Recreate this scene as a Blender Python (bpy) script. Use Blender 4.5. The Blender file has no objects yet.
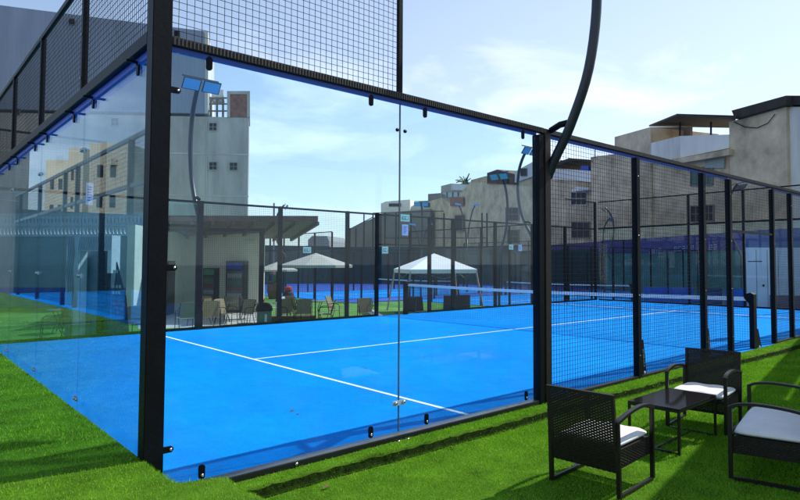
import bpy, bmesh, math, random
import numpy as np
from mathutils import Vector, Matrix
random.seed(7)
S = bpy.context.scene
COL = S.collection
R = math.radians
pi = math.pi

# ------------------------------------------------------------------ camera
CAM = Vector((-1.27528, -4.26624, 1.52887)); FPX = 603.285; YAW = R(45.737); PIT = R(2.4454); CX = 470.66; CY = 237.54
cd = bpy.data.cameras.new('camera'); co = bpy.data.objects.new('camera', cd); COL.objects.link(co)
cd.sensor_width = 36; cd.lens = 36 * FPX / 800
cd.shift_x = (400 - CX) / 800; cd.shift_y = -(250 - CY) / 800
cd.clip_start = .05; cd.clip_end = 3000
co.location = CAM; co.rotation_euler = (pi / 2 + PIT, 0, YAW - pi / 2)
S.camera = co
FW = Vector((math.cos(YAW) * math.cos(PIT), math.sin(YAW) * math.cos(PIT), math.sin(PIT)))
RT = Vector((math.sin(YAW), -math.cos(YAW), 0)); UP = RT.cross(FW)

# ------------------------------------------------------------------ light
SUN_EL = R(47); SUN_AZ = R(-10.8)          # azimuth measured from +X
w = bpy.data.worlds.new('World'); S.world = w; w.use_nodes = True
nt = w.node_tree; nt.nodes.clear()
N = nt.nodes.new; L = nt.links.new
out = N('ShaderNodeOutputWorld'); bg = N('ShaderNodeBackground'); sky = N('ShaderNodeTexSky')
sky.sky_type = 'NISHITA'; sky.sun_disc = False; sky.sun_elevation = SUN_EL; sky.sun_rotation = pi / 2 - SUN_AZ
sky.air_density = 1.0; sky.dust_density = .35; sky.ozone_density = 3.0
tc = N('ShaderNodeTexCoord'); sp = N('ShaderNodeSeparateXYZ'); L(tc.outputs['Generated'], sp.inputs[0])
mz = N('ShaderNodeMath'); mz.operation = 'MAXIMUM'; mz.inputs[1].default_value = .06; L(sp.outputs[2], mz.inputs[0])
za = N('ShaderNodeMath'); za.operation = 'ADD'; za.inputs[1].default_value = .12; L(mz.outputs[0], za.inputs[0])
dx = N('ShaderNodeMath'); dx.operation = 'DIVIDE'; L(sp.outputs[0], dx.inputs[0]); L(za.outputs[0], dx.inputs[1])
dy = N('ShaderNodeMath'); dy.operation = 'DIVIDE'; L(sp.outputs[1], dy.inputs[0]); L(za.outputs[0], dy.inputs[1])
cb = N('ShaderNodeCombineXYZ'); L(dx.outputs[0], cb.inputs[0]); L(dy.outputs[0], cb.inputs[1])
no = N('ShaderNodeTexNoise'); no.inputs['Scale'].default_value = 1.1; no.inputs['Detail'].default_value = 9; no.inputs['Roughness'].default_value = .56; no.inputs['Distortion'].default_value = .5
L(cb.outputs[0], no.inputs['Vector'])
rp = N('ShaderNodeValToRGB'); rp.color_ramp.elements[0].position = .50; rp.color_ramp.elements[0].color = (0, 0, 0, 1)
rp.color_ramp.elements[1].position = .68; rp.color_ramp.elements[1].color = (1, 1, 1, 1); L(no.outputs[0], rp.inputs[0])
# thin veil, stronger low in the sky and towards the sun side (+X)
hz = N('ShaderNodeMapRange'); hz.inputs[1].default_value = 0; hz.inputs[2].default_value = .55; hz.inputs[3].default_value = .27; hz.inputs[4].default_value = .06; L(sp.outputs[2], hz.inputs[0])
sx = N('ShaderNodeMapRange'); sx.inputs[1].default_value = .15; sx.inputs[2].default_value = 1.0; sx.inputs[3].default_value = 0.0; sx.inputs[4].default_value = .38; L(sp.outputs[0], sx.inputs[0])
ad = N('ShaderNodeMath'); ad.operation = 'ADD'; L(hz.outputs[0], ad.inputs[0]); L(sx.outputs[0], ad.inputs[1])
cl = N('ShaderNodeMath'); cl.operation = 'MULTIPLY'; cl.inputs[1].default_value = .50; L(rp.outputs[0], cl.inputs[0])
a2 = N('ShaderNodeMath'); a2.operation = 'ADD'; a2.use_clamp = True; L(ad.outputs[0], a2.inputs[0]); L(cl.outputs[0], a2.inputs[1])
mx = N('ShaderNodeMix'); mx.data_type = 'RGBA'; L(a2.outputs[0], mx.inputs[0]); L(sky.outputs[0], mx.inputs[6]); mx.inputs[7].default_value = (6.7, 7.6, 8.9, 1)
L(mx.outputs[2], bg.inputs[0]); bg.inputs[1].default_value = .118
L(bg.outputs[0], out.inputs[0])

sl = bpy.data.lights.new('sun', 'SUN'); sl.energy = 3.9; sl.angle = R(.53); sl.color = (1, .955, .88)
so = bpy.data.objects.new('sun', sl); COL.objects.link(so)
sdir = Vector((math.cos(SUN_EL) * math.cos(SUN_AZ), math.cos(SUN_EL) * math.sin(SUN_AZ), math.sin(SUN_EL)))
so.rotation_euler = sdir.to_track_quat('Z', 'Y').to_euler(); so.location = sdir * 60
S.view_settings.view_transform = 'Standard'; S.view_settings.look = 'None'
S.view_settings.exposure = .50; S.view_settings.gamma = 1; S.view_settings.use_curve_mapping = False
S.render.engine = 'CYCLES'
S.cycles.max_bounces = 10; S.cycles.transparent_max_bounces = 40; S.cycles.glossy_bounces = 4; S.cycles.diffuse_bounces = 3

# ------------------------------------------------------------------ measuring helpers
def at(u, v, D):
    return CAM + (FW + RT * ((u - CX) / FPX) + UP * ((CY - v) / FPX)) * D
class Plane:
    """vertical plane through two surveyed points"""
    def __init__(s, a, b):
        s.a = Vector((a.x, a.y, 0)); d = Vector((b.x - a.x, b.y - a.y, 0)).normalized(); s.d = d
        s.n = Vector((-d.y, d.x, 0))
        if s.n.dot(CAM - s.a) > 0: s.n = -s.n      # n points away from the camera
    def p(s, u, v, off=0):
        r = FW + RT * ((u - CX) / FPX) + UP * ((CY - v) / FPX)
        t = (s.a + s.n * off - Vector((CAM.x, CAM.y, 0))).dot(s.n) / r.dot(s.n)
        return CAM + r * t

# ------------------------------------------------------------------ materials
MATS = {}
def mat(name, col, rough=.6, metal=0, var=.12, scale=6, bump=0, bscale=60, spec=.5, col2=None, coord='Object', detail=6, streak=False):
    if name in MATS: return MATS[name]
    m = bpy.data.materials.new(name); m.use_nodes = True; MATS[name] = m
    t = m.node_tree; b = t.nodes['Principled BSDF']
    b.inputs['Roughness'].default_value = rough; b.inputs['Metallic'].default_value = metal
    b.inputs['Specular IOR Level'].default_value = spec
    tc = t.nodes.new('ShaderNodeTexCoord'); src = tc.outputs[coord]
    if coord == 'World':
        pass
    n = t.nodes.new('ShaderNodeTexNoise'); n.inputs['Scale'].default_value = scale; n.inputs['Detail'].default_value = detail
    n.inputs['Roughness'].default_value = .62
    if streak:
        mp = t.nodes.new('ShaderNodeMapping'); mp.inputs['Scale'].default_value = (1, 1, .22); t.links.new(src, mp.inputs[0]); t.links.new(mp.outputs[0], n.inputs['Vector'])
    else: t.links.new(src, n.inputs['Vector'])
    rr = t.nodes.new('ShaderNodeMapRange'); rr.inputs[1].default_value = .3; rr.inputs[2].default_value = .7
    t.links.new(n.outputs[0], rr.inputs[0])
    mx = t.nodes.new('ShaderNodeMix'); mx.data_type = 'RGBA'; t.links.new(rr.outputs[0], mx.inputs[0])
    c = Vector(col[:3]); c2 = Vector(col2[:3]) if col2 else c * (1 - var * 1.6); c1 = c * (1 + var * .6)
    mx.inputs[6].default_value = (*c2, 1); mx.inputs[7].default_value = (*[min(1, x) for x in c1], 1)
    t.links.new(mx.outputs[2], b.inputs['Base Color'])
    if bump:
        n2 = t.nodes.new('ShaderNodeTexNoise'); n2.inputs['Scale'].default_value = bscale; n2.inputs['Detail'].default_value = 4
        t.links.new(src, n2.inputs['Vector'])
        bp = t.nodes.new('ShaderNodeBump'); bp.inputs['Strength'].default_value = bump; bp.inputs['Distance'].default_value = .01
        t.links.new(n2.outputs[0], bp.inputs['Height']); t.links.new(bp.outputs[0], b.inputs['Normal'])
    return m

STEEL = mat('black_powder_coated_steel', (.006, .0065, .010), .45, 0, .25, 9, .15, 40, spec=.12)
STEELB = mat('brown_black_steel', (.022, .017, .016), .5, 0, .3, 14, .3, 90, spec=.3)
BLUESTRIP = mat('blue_rubber_strip', (.008, .05, .36), .45, 0, .1)
WIRE = mat('black_mesh_wire', (.010, .011, .016), .5, 0, .1, spec=.25)
CHROME = mat('stainless_fitting', (.55, .55, .56), .25, 1, .05)
WHITE = mat('white_paint', (.78, .79, .80), .5, 0, .06, 4)
RATTAN = mat('dark_brown_rattan', (.021, .014, .011), .5, 0, .35, 40, .3, 120, spec=.28)
CHFRAME = mat('dark_chair_frame', (.016, .012, .011), .38, 0, .2, 30, .1, 90, spec=.35)
CUSH = mat('off_white_cushion_fabric', (.84, .82, .79), .9, 0, .06, 9, .35, 260)
GLTOP = mat('black_glass_tabletop', (.012, .011, .012), .09, 0, .1)
TURF = mat('turf_backing', (.085, .19, .012), .95, 0, .35, 3.5, .8, 160, spec=.1)
CONC = mat('grey_render', (.52, .475, .405), .9, 0, .30, .6, .4, 12, streak=True, spec=.2)
TAN = mat('stained_tan_stucco', (.62, .51, .365), .95, 0, .34, .42, .5, 9, spec=.15, detail=9)
TAN2 = mat('weathered_adobe_wall', (.66, .52, .335), .95, 0, .28, .5, .5, 9, spec=.15)
PALE = mat('pale_plaster', (.66, .65, .62), .9, 0, .2, .6, .2, 20, spec=.2, streak=True)
CREAM = mat('cream_plaster', (.90, .83, .68), .85, 0, .1, .8, .1, 20, spec=.2)
TEALW = mat('pale_teal_wall', (.36, .46, .45), .85, 0, .1, .7, spec=.2)
BRICK = mat('red_brick', (.30, .12, .08), .9, 0, .3, 3, .4, 20)
DARKW = mat('dark_window_glass', (.012, .014, .018), .5, 0, .2, spec=.2)
PANEW = mat('grey_window_glass', (.12, .16, .18), .12, 0, .3, 1)
FRAMEW = mat('window_frame_grey', (.20, .19, .18), .7)
CORR = mat('rusty_corrugated_sheet', (.040, .035, .031), .8, .1, .4, 1.2, streak=True)
WOOD = mat('brown_stained_wood', (.14, .062, .042), .6, 0, .3, 3, .2, 30)
SCREEN = mat('dark_teal_windscreen', (.014, .068, .080), .85, 0, .3, .5, spec=.2)
GSCREEN = mat('green_teal_windscreen', (.10, .24, .22), .85, 0, .3, .4, spec=.2)
PURPLE = mat('purple_banner_cloth', (.050, .030, .18), .7, 0, .25, .7)
TENT = mat('white_tent_fabric', (.76, .74, .76), .85, 0, .05, 2)
UMB = mat('grey_beige_canopy_fabric', (.42, .40, .36), .85, 0, .08, 2)
SLING = mat('tan_sling_fabric', (.26, .20, .11), .8, 0, .15, 9)
LAMPG = mat('lamp_glass_blue', (.13, .42, .68), .2, 0, .05)
POLE = mat('dark_blue_grey_pole', (.020, .024, .036), .35)
GREENB = mat('green_plastic', (.06, .30, .20), .5)
RED = mat('red_cloth', (.45, .03, .03), .8)
TILE = mat('grey_patio_tile', (.50, .48, .46), .7, 0, .15, 1.2)
GROUND = mat('grey_concrete_ground', (.20, .195, .185), .9, 0, .2, .5)
BLUEB = mat('blue_board', (.010, .075, .48), .6, 0, .15, 2)
LEAF = mat('palm_leaf', (.07, .13, .05), .7)
PINK = mat('faded_pink_paint', (.40, .20, .19), .8)

def court_mat():
    m = bpy.data.materials.new('blue_court_turf'); m.use_nodes = True; t = m.node_tree; b = t.nodes['Principled BSDF']
    b.inputs['Roughness'].default_value = .85; b.inputs['Specular IOR Level'].default_value = .05
    tc = t.nodes.new('ShaderNodeTexCoord')
    def nz(sc, det=5, ro=.6, st=None):
        n = t.nodes.new('ShaderNodeTexNoise'); n.inputs['Scale'].default_value = sc; n.inputs['Detail'].default_value = det; n.inputs['Roughness'].default_value = ro
        if st:
            mp = t.nodes.new('ShaderNodeMapping'); mp.inputs['Scale'].default_value = st; t.links.new(tc.outputs['Object'], mp.inputs[0]); t.links.new(mp.outputs[0], n.inputs['Vector'])
        else: t.links.new(tc.outputs['Object'], n.inputs['Vector'])
        return n
    big = nz(.7, 7, .65); mid = nz(9, 6, .7, (1, .45, 1)); fin = nz(70, 5, .8)
    def mr(n, lo, hi, a, b_):
        r = t.nodes.new('ShaderNodeMapRange'); r.inputs[1].default_value = lo; r.inputs[2].default_value = hi; r.inputs[3].default_value = a; r.inputs[4].default_value = b_
        t.links.new(n.outputs[0], r.inputs[0]); return r
    m1 = mr(big, .3, .7, .80, 1.08); m2 = mr(mid, .3, .7, .90, 1.07); m3 = mr(fin, .3, .7, .74, 1.20)
    p = t.nodes.new('ShaderNodeMath'); p.operation = 'MULTIPLY'; t.links.new(m1.outputs[0], p.inputs[0]); t.links.new(m2.outputs[0], p.inputs[1])
    q = t.nodes.new('ShaderNodeMath'); q.operation = 'MULTIPLY'; t.links.new(p.outputs[0], q.inputs[0]); t.links.new(m3.outputs[0], q.inputs[1])
    v = t.nodes.new('ShaderNodeVectorMath'); v.operation = 'SCALE'; v.inputs[0].default_value = (.0002, .262, .80); t.links.new(q.outputs[0], v.inputs['Scale'])
    t.links.new(v.outputs[0], b.inputs['Base Color'])
    bp = t.nodes.new('ShaderNodeBump'); bp.inputs['Strength'].default_value = .5; bp.inputs['Distance'].default_value = .006
    t.links.new(fin.outputs[0], bp.inputs['Height']); t.links.new(bp.outputs[0], b.inputs['Normal'])
    return m
COURT = court_mat()
def corrugated(name, col, pitch, axis_scale):
    m = mat(name, col, .6, .1, .14, .5, spec=.3, streak=True); t = m.node_tree; b = t.nodes['Principled BSDF']
    wv = t.nodes.new('ShaderNodeTexWave'); wv.wave_type = 'BANDS'; wv.bands_direction = 'X'; wv.inputs['Scale'].default_value = pitch; wv.inputs['Distortion'].default_value = 0
    tc = t.nodes.new('ShaderNodeTexCoord'); t.links.new(tc.outputs['Object'], wv.inputs['Vector'])
    bp = t.nodes.new('ShaderNodeBump'); bp.inputs['Strength'].default_value = .6; bp.inputs['Distance'].default_value = .05
    t.links.new(wv.outputs[0], bp.inputs['Height']); t.links.new(bp.outputs[0], b.inputs['Normal'])
    return m
CLAD = corrugated('grey_metal_cladding', (.27, .31, .39), 1.3, 1)
def blade_mat():
    m = bpy.data.materials.new('green_turf_blades'); m.use_nodes = True; t = m.node_tree; b = t.nodes['Principled BSDF']
    b.inputs['Roughness'].default_value = .55; b.inputs['Specular IOR Level'].default_value = .2
    at_ = t.nodes.new('ShaderNodeAttribute'); at_.attribute_name = 'tint'
    tc = t.nodes.new('ShaderNodeTexCoord'); n = t.nodes.new('ShaderNodeTexNoise'); n.inputs['Scale'].default_value = 2.2; n.inputs['Detail'].default_value = 5
    t.links.new(tc.outputs['Object'], n.inputs['Vector'])
    r = t.nodes.new('ShaderNodeMapRange'); r.inputs[1].default_value = .3; r.inputs[2].default_value = .7; r.inputs[3].default_value = -.18; r.inputs[4].default_value = .18
    t.links.new(n.outputs[0], r.inputs[0]); a = t.nodes.new('ShaderNodeMath'); a.operation = 'ADD'; a.use_clamp = True
    t.links.new(at_.outputs['Fac'], a.inputs[0]); t.links.new(r.outputs[0], a.inputs[1])
    cr = t.nodes.new('ShaderNodeValToRGB'); e = cr.color_ramp.elements
    e[0].color = (.080, .25, .006, 1); e[1].color = (.42, .64, .05, 1); k = e.new(.6); k.color = (.215, .50, .012, 1)
    t.links.new(a.outputs[0], cr.inputs[0]); t.links.new(cr.outputs[0], b.inputs['Base Color'])
    tl = t.nodes.new('ShaderNodeBsdfTranslucent'); t.links.new(cr.outputs[0], tl.inputs[0]); ms = t.nodes.new('ShaderNodeMixShader'); ms.inputs[0].default_value = .35
    t.links.new(b.outputs[0], ms.inputs[1]); t.links.new(tl.outputs[0], ms.inputs[2]); t.links.new(ms.outputs[0], t.nodes['Material Output'].inputs[0])
    return m
BLADE = blade_mat()
def glass_mat(name, tint=(.77, .92, .975)):
    m = bpy.data.materials.new(name); m.use_nodes = True; t = m.node_tree; t.nodes.clear()
    o = t.nodes.new('ShaderNodeOutputMaterial'); tr = t.nodes.new('ShaderNodeBsdfTransparent'); gl = t.nodes.new('ShaderNodeBsdfGlossy')
    tr.inputs[0].default_value = (*[c ** .5 for c in tint], 1); gl.inputs['Roughness'].default_value = .0; gl.inputs[0].default_value = (.92, .97, 1, 1)
    lw = t.nodes.new('ShaderNodeLayerWeight'); lw.inputs[0].default_value = .5
    pw = t.nodes.new('ShaderNodeMath'); pw.operation = 'POWER'; pw.inputs[1].default_value = 5; t.links.new(lw.outputs['Facing'], pw.inputs[0])
    mr = t.nodes.new('ShaderNodeMapRange'); mr.inputs[3].default_value = .018; mr.inputs[4].default_value = .95; t.links.new(pw.outputs[0], mr.inputs[0])
    mx = t.nodes.new('ShaderNodeMixShader'); t.links.new(mr.outputs[0], mx.inputs[0]); t.links.new(tr.outputs[0], mx.inputs[1]); t.links.new(gl.outputs[0], mx.inputs[2])
    df = t.nodes.new('ShaderNodeBsdfDiffuse'); df.inputs[0].default_value = (.7, .75, .8, 1); tc = t.nodes.new('ShaderNodeTexCoord'); nz = t.nodes.new('ShaderNodeTexNoise'); nz.inputs['Scale'].default_value = 2.3; nz.inputs['Detail'].default_value = 8; nz.inputs['Roughness'].default_value = .7; t.links.new(tc.outputs['Object'], nz.inputs['Vector'])
    dr = t.nodes.new('ShaderNodeMapRange'); dr.inputs[1].default_value = .48; dr.inputs[2].default_value = .8; dr.inputs[3].default_value = 0; dr.inputs[4].default_value = .035; t.links.new(nz.outputs[0], dr.inputs[0])
    m2 = t.nodes.new('ShaderNodeMixShader'); t.links.new(dr.outputs[0], m2.inputs[0]); t.links.new(mx.outputs[0], m2.inputs[1]); t.links.new(df.outputs[0], m2.inputs[2]); t.links.new(m2.outputs[0], o.inputs[0]); MATS[name] = m
    return m
GLASS = glass_mat('tempered_glass')
GLASS.node_tree.nodes['Map Range'].inputs[4].default_value = .72

# ------------------------------------------------------------------ mesh builder
MW = {}          # object name -> world matrix
class MB:
    def __init__(s): s.v = []; s.f = []; s.fm = []; s.mi = 0; s.sm = []; s.smooth = False
    def add(s, vs, fs):
        o = len(s.v); s.v += [tuple(p) for p in vs]
        for f in fs: s.f.append(tuple(i + o for i in f)); s.fm.append(s.mi); s.sm.append(s.smooth)
        return s
    def box(s, x0, x1, y0, y1, z0, z1):
        vs = [(x, y, z) for z in (z0, z1) for y in (y0, y1) for x in (x0, x1)]
        return s.add(vs, [(0, 2, 3, 1), (4, 5, 7, 6), (0, 1, 5, 4), (2, 6, 7, 3), (0, 4, 6, 2), (1, 3, 7, 5)])
    def bar(s, a, b, w, h=None, up=(0, 0, 1)):
        a = Vector(a); b = Vector(b); h = h or w; d = (b - a).normalized(); u = Vector(up)
        if abs(d.dot(u)) > .98: u = Vector((1, 0, 0))
        r = d.cross(u).normalized() * w / 2; u = r.cross(d).normalized() * h / 2
        vs = [p + i * r + j * u for p in (a, b) for i, j in ((-1, -1), (1, -1), (1, 1), (-1, 1))]
        return s.add(vs, [(0, 1, 2, 3), (7, 6, 5, 4), (0, 4, 5, 1), (1, 5, 6, 2), (2, 6, 7, 3), (3, 7, 4, 0)])
    def tube(s, pts, r, n=10, caps=True):
        pts = [Vector(p) for p in pts]; rs = r if isinstance(r, (list, tuple)) else [r] * len(pts); vs = []
        prev = None
        for i, p in enumerate(pts):
            d = (pts[min(i + 1, len(pts) - 1)] - pts[max(i - 1, 0)]).normalized()
            if prev is None:
                u = Vector((0, 0, 1)) if abs(d.z) < .9 else Vector((1, 0, 0)); a = d.cross(u).normalized()
            else: a = (prev - d * prev.dot(d)).normalized()
            prev = a; b = d.cross(a)
            vs += [p + (a * math.cos(2 * pi * k / n) + b * math.sin(2 * pi * k / n)) * rs[i] for k in range(n)]
        fs = [(i * n + k, i * n + (k + 1) % n, (i + 1) * n + (k + 1) % n, (i + 1) * n + k) for i in range(len(pts) - 1) for k in range(n)]
        if caps: fs += [tuple(range(n))[::-1], tuple(range((len(pts) - 1) * n, len(pts) * n))]
        o = s.smooth; s.smooth = n > 5; s.add(vs, fs); s.smooth = o; return s
    def lathe(s, prof, c=(0, 0, 0), n=16):
        c = Vector(c); vs = [c + Vector((r * math.cos(2 * pi * k / n), r * math.sin(2 * pi * k / n), z)) for r, z in prof for k in range(n)]
        fs = [(i * n + k, i * n + (k + 1) % n, (i + 1) * n + (k + 1) % n, (i + 1) * n + k) for i in range(len(prof) - 1) for k in range(n)]
        fs += [tuple(range(n))[::-1], tuple(range((len(prof) - 1) * n, len(prof) * n))]
        return s.add(vs, fs)
    def prism(s, poly, ext):
        n = len(poly); ext = Vector(ext); a = [Vector(p) for p in poly]; vs = a + [p + ext for p in a]
        return s.add(vs, [tuple(range(n)), tuple(range(2 * n - 1, n - 1, -1))] + [(k, k + n, (k + 1) % n + n, (k + 1) % n) for k in range(n)])
    def quad(s, a, b, c, d): return s.add([a, b, c, d], [(0, 1, 2, 3)])
    def build(s, name, m, parent=None, local=False, origin=None, bevel=0, label=None):
        me = bpy.data.meshes.new(name)
        if parent is not None:
            inv = Matrix.Identity(4) if local else MW[parent.name].inverted(); wm = MW[parent.name]
        elif local: inv = Matrix.Identity(4); wm = Matrix.Identity(4)
        else:
            V = np.array(s.v); o = Vector(origin) if origin else Vector(((V[:, 0].min() + V[:, 0].max()) / 2, (V[:, 1].min() + V[:, 1].max()) / 2, V[:, 2].min()))
            wm = Matrix.Translation(o); inv = wm.inverted()
        me.from_pydata([inv @ Vector(p) for p in s.v], [], s.f)
        for q in (m if isinstance(m, (list, tuple)) else [m]): me.materials.append(q)
        me.polygons.foreach_set('material_index', s.fm); me.polygons.foreach_set('use_smooth', s.sm)
        bm = bmesh.new(); bm.from_mesh(me); bmesh.ops.recalc_face_normals(bm, faces=bm.faces)
        if bevel: bmesh.ops.bevel(bm, geom=bm.edges[:], offset=bevel, segments=2, affect='EDGES', clamp_overlap=True)
        bm.to_mesh(me); bm.free(); me.update()
        o = bpy.data.objects.new(name, me); COL.objects.link(o)
        if parent is not None: o.parent = parent; MW[o.name] = wm
        elif not local: o.location = wm.translation; MW[o.name] = wm
        else: MW[o.name] = wm
        if label: o['label'] = label
        return o
def tag(o, label=None, cat=None, group=None, kind=None):
    if label: o['label'] = label
    if cat: o['category'] = cat
    if group: o['group'] = group
    if kind: o['kind'] = kind
    return o
def empty(name, loc, rz=0, label=None, cat=None, group=None):
    o = bpy.data.objects.new(name, None); COL.objects.link(o); o.location = loc; o.rotation_euler = (0, 0, rz); o.empty_display_size = .2
    MW[o.name] = Matrix.Translation(Vector(loc)) @ Matrix.Rotation(rz, 4, 'Z')
    return tag(o, label, cat, group)
def copy_tree(o, parent=None):
    c = o.copy(); COL.objects.link(c); c.parent = parent; MW[c.name] = MW[o.name].copy()
    for ch in list(o.children): copy_tree(ch, c)
    return c
def wires(mb, org, du, dv, lu, lv, pitch, w):
    """welded wire mesh: org corner, unit directions du, dv, lengths lu, lv"""
    org, du, dv = Vector(org), Vector(du), Vector(dv); nn = du.cross(dv)
    n = max(1, round(lu / pitch))
    for i in range(n + 1):
        a = org + du * (lu * i / n); mb.bar(a, a + dv * lv, w, w, up=nn)
    n = max(1, round(lv / pitch))
    for i in range(n + 1):
        a = org + dv * (lv * i / n) + nn * w * .8; mb.bar(a, a + du * lu, w, w, up=nn)
    return mb

# ------------------------------------------------------------------ ground
W = 10.18      # court width
LO = -.65      # level of the grounds behind the court
NG = -.08      # lawn in front
tag(MB().add([(-700, -700, LO - .12), (900, -700, LO - .12), (900, 900, LO - .12), (-700, 900, LO - .12)], [(0, 1, 2, 3)]).build('ground', GROUND, origin=(0, 0, LO - .12)), kind='structure')
def hgt(x, y):
    """turf surface in front of and beside the court"""
    def ss(t): t = min(1, max(0, t)); return t * t * (3 - 2 * t)
    edge = -.02 + .25 * ss((-y - .58) / .14) + .008 * math.sin(9 * y)
    a = 1 - ss((x - (edge - .03)) / .09)
    if y > -.06: a = 1 if x < -.05 else 0
    z = NG + (.28 - NG) * a
    yc = -.235 - .014 * x + .012 * math.sin(1.7 * x) + .007 * math.sin(5.3 * x + 1) + .003 * math.sin(17 * x)
    z += (-.004 - NG) * ss((y - yc + .012) / .024) * (1 - a) + .012 * math.exp(-((y - yc - .03) / .03) ** 2) * (1 - a)
    z += .003 * math.sin(2.1 * x + 1.3 * y) * math.sin(1.7 * y - .6 * x)
    return z
def hfield(name, xs, ys, m):
    nx, ny = len(xs), len(ys)
    vs = [(x, y, hgt(x, y)) for y in ys for x in xs]
    fs = [(j * nx + i, j * nx + i + 1, (j + 1) * nx + i + 1, (j + 1) * nx + i) for j in range(ny - 1) for i in range(nx - 1)]
    b = MB(); b.smooth = True; b.add(vs, fs); return b.build(name, m)
def lin(a, b, n): return [a + (b - a) * i / n for i in range(n + 1)]
ysN = lin(-12, -1.5, 21)[:-1] + lin(-1.5, -.75, 10)[:-1] + lin(-.75, -.04, 100)
xsN = lin(-14, -.8, 14)[:-1] + lin(-.8, .8, 54)[:-1] + lin(.8, 14, 200)[:-1] + lin(14, 40, 30)
tag(hfield('front_lawn', xsN, ysN, TURF), kind='structure')
tag(MB().box(-2.45, -.056, -.054, 40, -.5, .28).build('side_lawn', TURF), kind='structure')
b = MB(); b.box(-.055, 20.3, -.035, W + .07, LO - .1, 0); tag(b.build('court_surface', COURT), kind='structure')
# white markings, 50 mm wide
b = MB(); b.box(2.98, 3.03, .12, W - .08, .0, .004); b.box(17.0, 17.05, .12, W - .08, 0, .004); b.box(3.03, 17.0, W / 2 - .025, W / 2 + .025, 0, .004)
tag(b.build('court_markings', mat('white_turf_line', (.80, .82, .85), .9, 0, .12, 30)), kind='structure')

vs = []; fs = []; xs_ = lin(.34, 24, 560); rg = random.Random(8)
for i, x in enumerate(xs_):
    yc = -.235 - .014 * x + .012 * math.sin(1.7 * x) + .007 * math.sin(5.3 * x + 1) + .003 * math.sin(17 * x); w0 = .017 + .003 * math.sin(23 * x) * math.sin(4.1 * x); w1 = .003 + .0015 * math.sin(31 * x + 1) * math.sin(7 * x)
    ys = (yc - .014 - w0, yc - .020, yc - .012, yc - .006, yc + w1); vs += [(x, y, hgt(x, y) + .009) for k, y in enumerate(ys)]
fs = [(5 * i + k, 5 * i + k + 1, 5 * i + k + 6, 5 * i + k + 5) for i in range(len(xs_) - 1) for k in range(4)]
b = MB(); b.add(vs, fs); tag(b.build('step_shade_strip', mat('dark_step_shade', (.020, .042, .006), .95, 0, .5, 25, .6, 80, spec=.05)), kind='structure')  # dark ribbon paints the shade line along the turf step

# turf blades: real little leaves, denser close by
def blades(name, n, xr, yr, mask, hb=.0125, wb=.0042, seed=1):
    rg = np.random.default_rng(seed); x = rg.uniform(*xr, n); y = rg.uniform(*yr, n)
    k = mask(x, y); x = x[k]; y = y[k]; n = len(x)
    z = np.array([hgt(a, c) for a, c in zip(x, y)]); zs_ = np.array([hgt(a, c + .012) for a, c in zip(x, y)]) - z; k = (zs_ < .012) | (x < .1) | (rg.random(len(x)) < .45); x, y, z = x[k], y[k], z[k]; n = len(x); ang = rg.uniform(0, 2 * pi, n); d = np.hypot(x - CAM.x, y - CAM.y); sc = np.clip(d / 4.0, .8, 3.0)
    ww = wb * sc; hh = hb * rg.uniform(.6, 1.25, n) * np.clip(sc, .9, 1.5); lx = rg.normal(0, .55, n) * hh + .15 * hh; ly = rg.normal(0, .55, n) * hh
    V = np.empty((n, 3, 3)); V[:, 0] = np.stack([x - np.cos(ang) * ww / 2, y - np.sin(ang) * ww / 2, z - .003], 1); V[:, 1] = np.stack([x + np.cos(ang) * ww / 2, y + np.sin(ang) * ww / 2, z - .003], 1)
    V[:, 2] = np.stack([x + lx, y + ly, z + hh], 1)
    me = bpy.data.meshes.new(name); me.vertices.add(3 * n); me.vertices.foreach_set('co', V.reshape(-1)); me.loops.add(3 * n); me.loops.foreach_set('vertex_index', np.arange(3 * n, dtype=np.int32))
    me.polygons.add(n); me.polygons.foreach_set('loop_start', np.arange(0, 3 * n, 3, dtype=np.int32)); me.update(calc_edges=True); me.validate()
    a = me.attributes.new('tint', 'FLOAT', 'FACE'); a.data.foreach_set('value', np.clip(rg.beta(2.2, 2.6, n), 0, 1).astype(np.float32))
    me.materials.append(BLADE); o = bpy.data.objects.new(name, me); COL.objects.link(o); return o
tag(blades('lawn_turf_blades', 520000, (-2.4, 9), (-3.6, -.06), lambda x, y: (x > -2.4) & (np.random.default_rng(5).random(len(x)) < np.clip(2.2 * 4 / np.hypot(x - CAM.x, y - CAM.y) ** 1.1, .12, 1))), 'short green artificial turf blades over the front lawn', 'turf', kind='stuff')
tag(blades('far_turf_blades', 130000, (9, 22), (-3.0, -.06), lambda x, y: x > 0, seed=3), 'turf blades of the lawn strip farther along the fence', 'turf', kind='stuff')
tag(blades('side_turf_blades', 260000, (-2.4, -.06), (-.06, 12), lambda x, y: np.random.default_rng(6).random(len(x)) < np.clip(14 / np.hypot(x - CAM.x, y - CAM.y) ** 1.8, .1, 1), seed=4), 'turf blades on the raised lawn beside the glass back wall', 'turf', kind='stuff')

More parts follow.
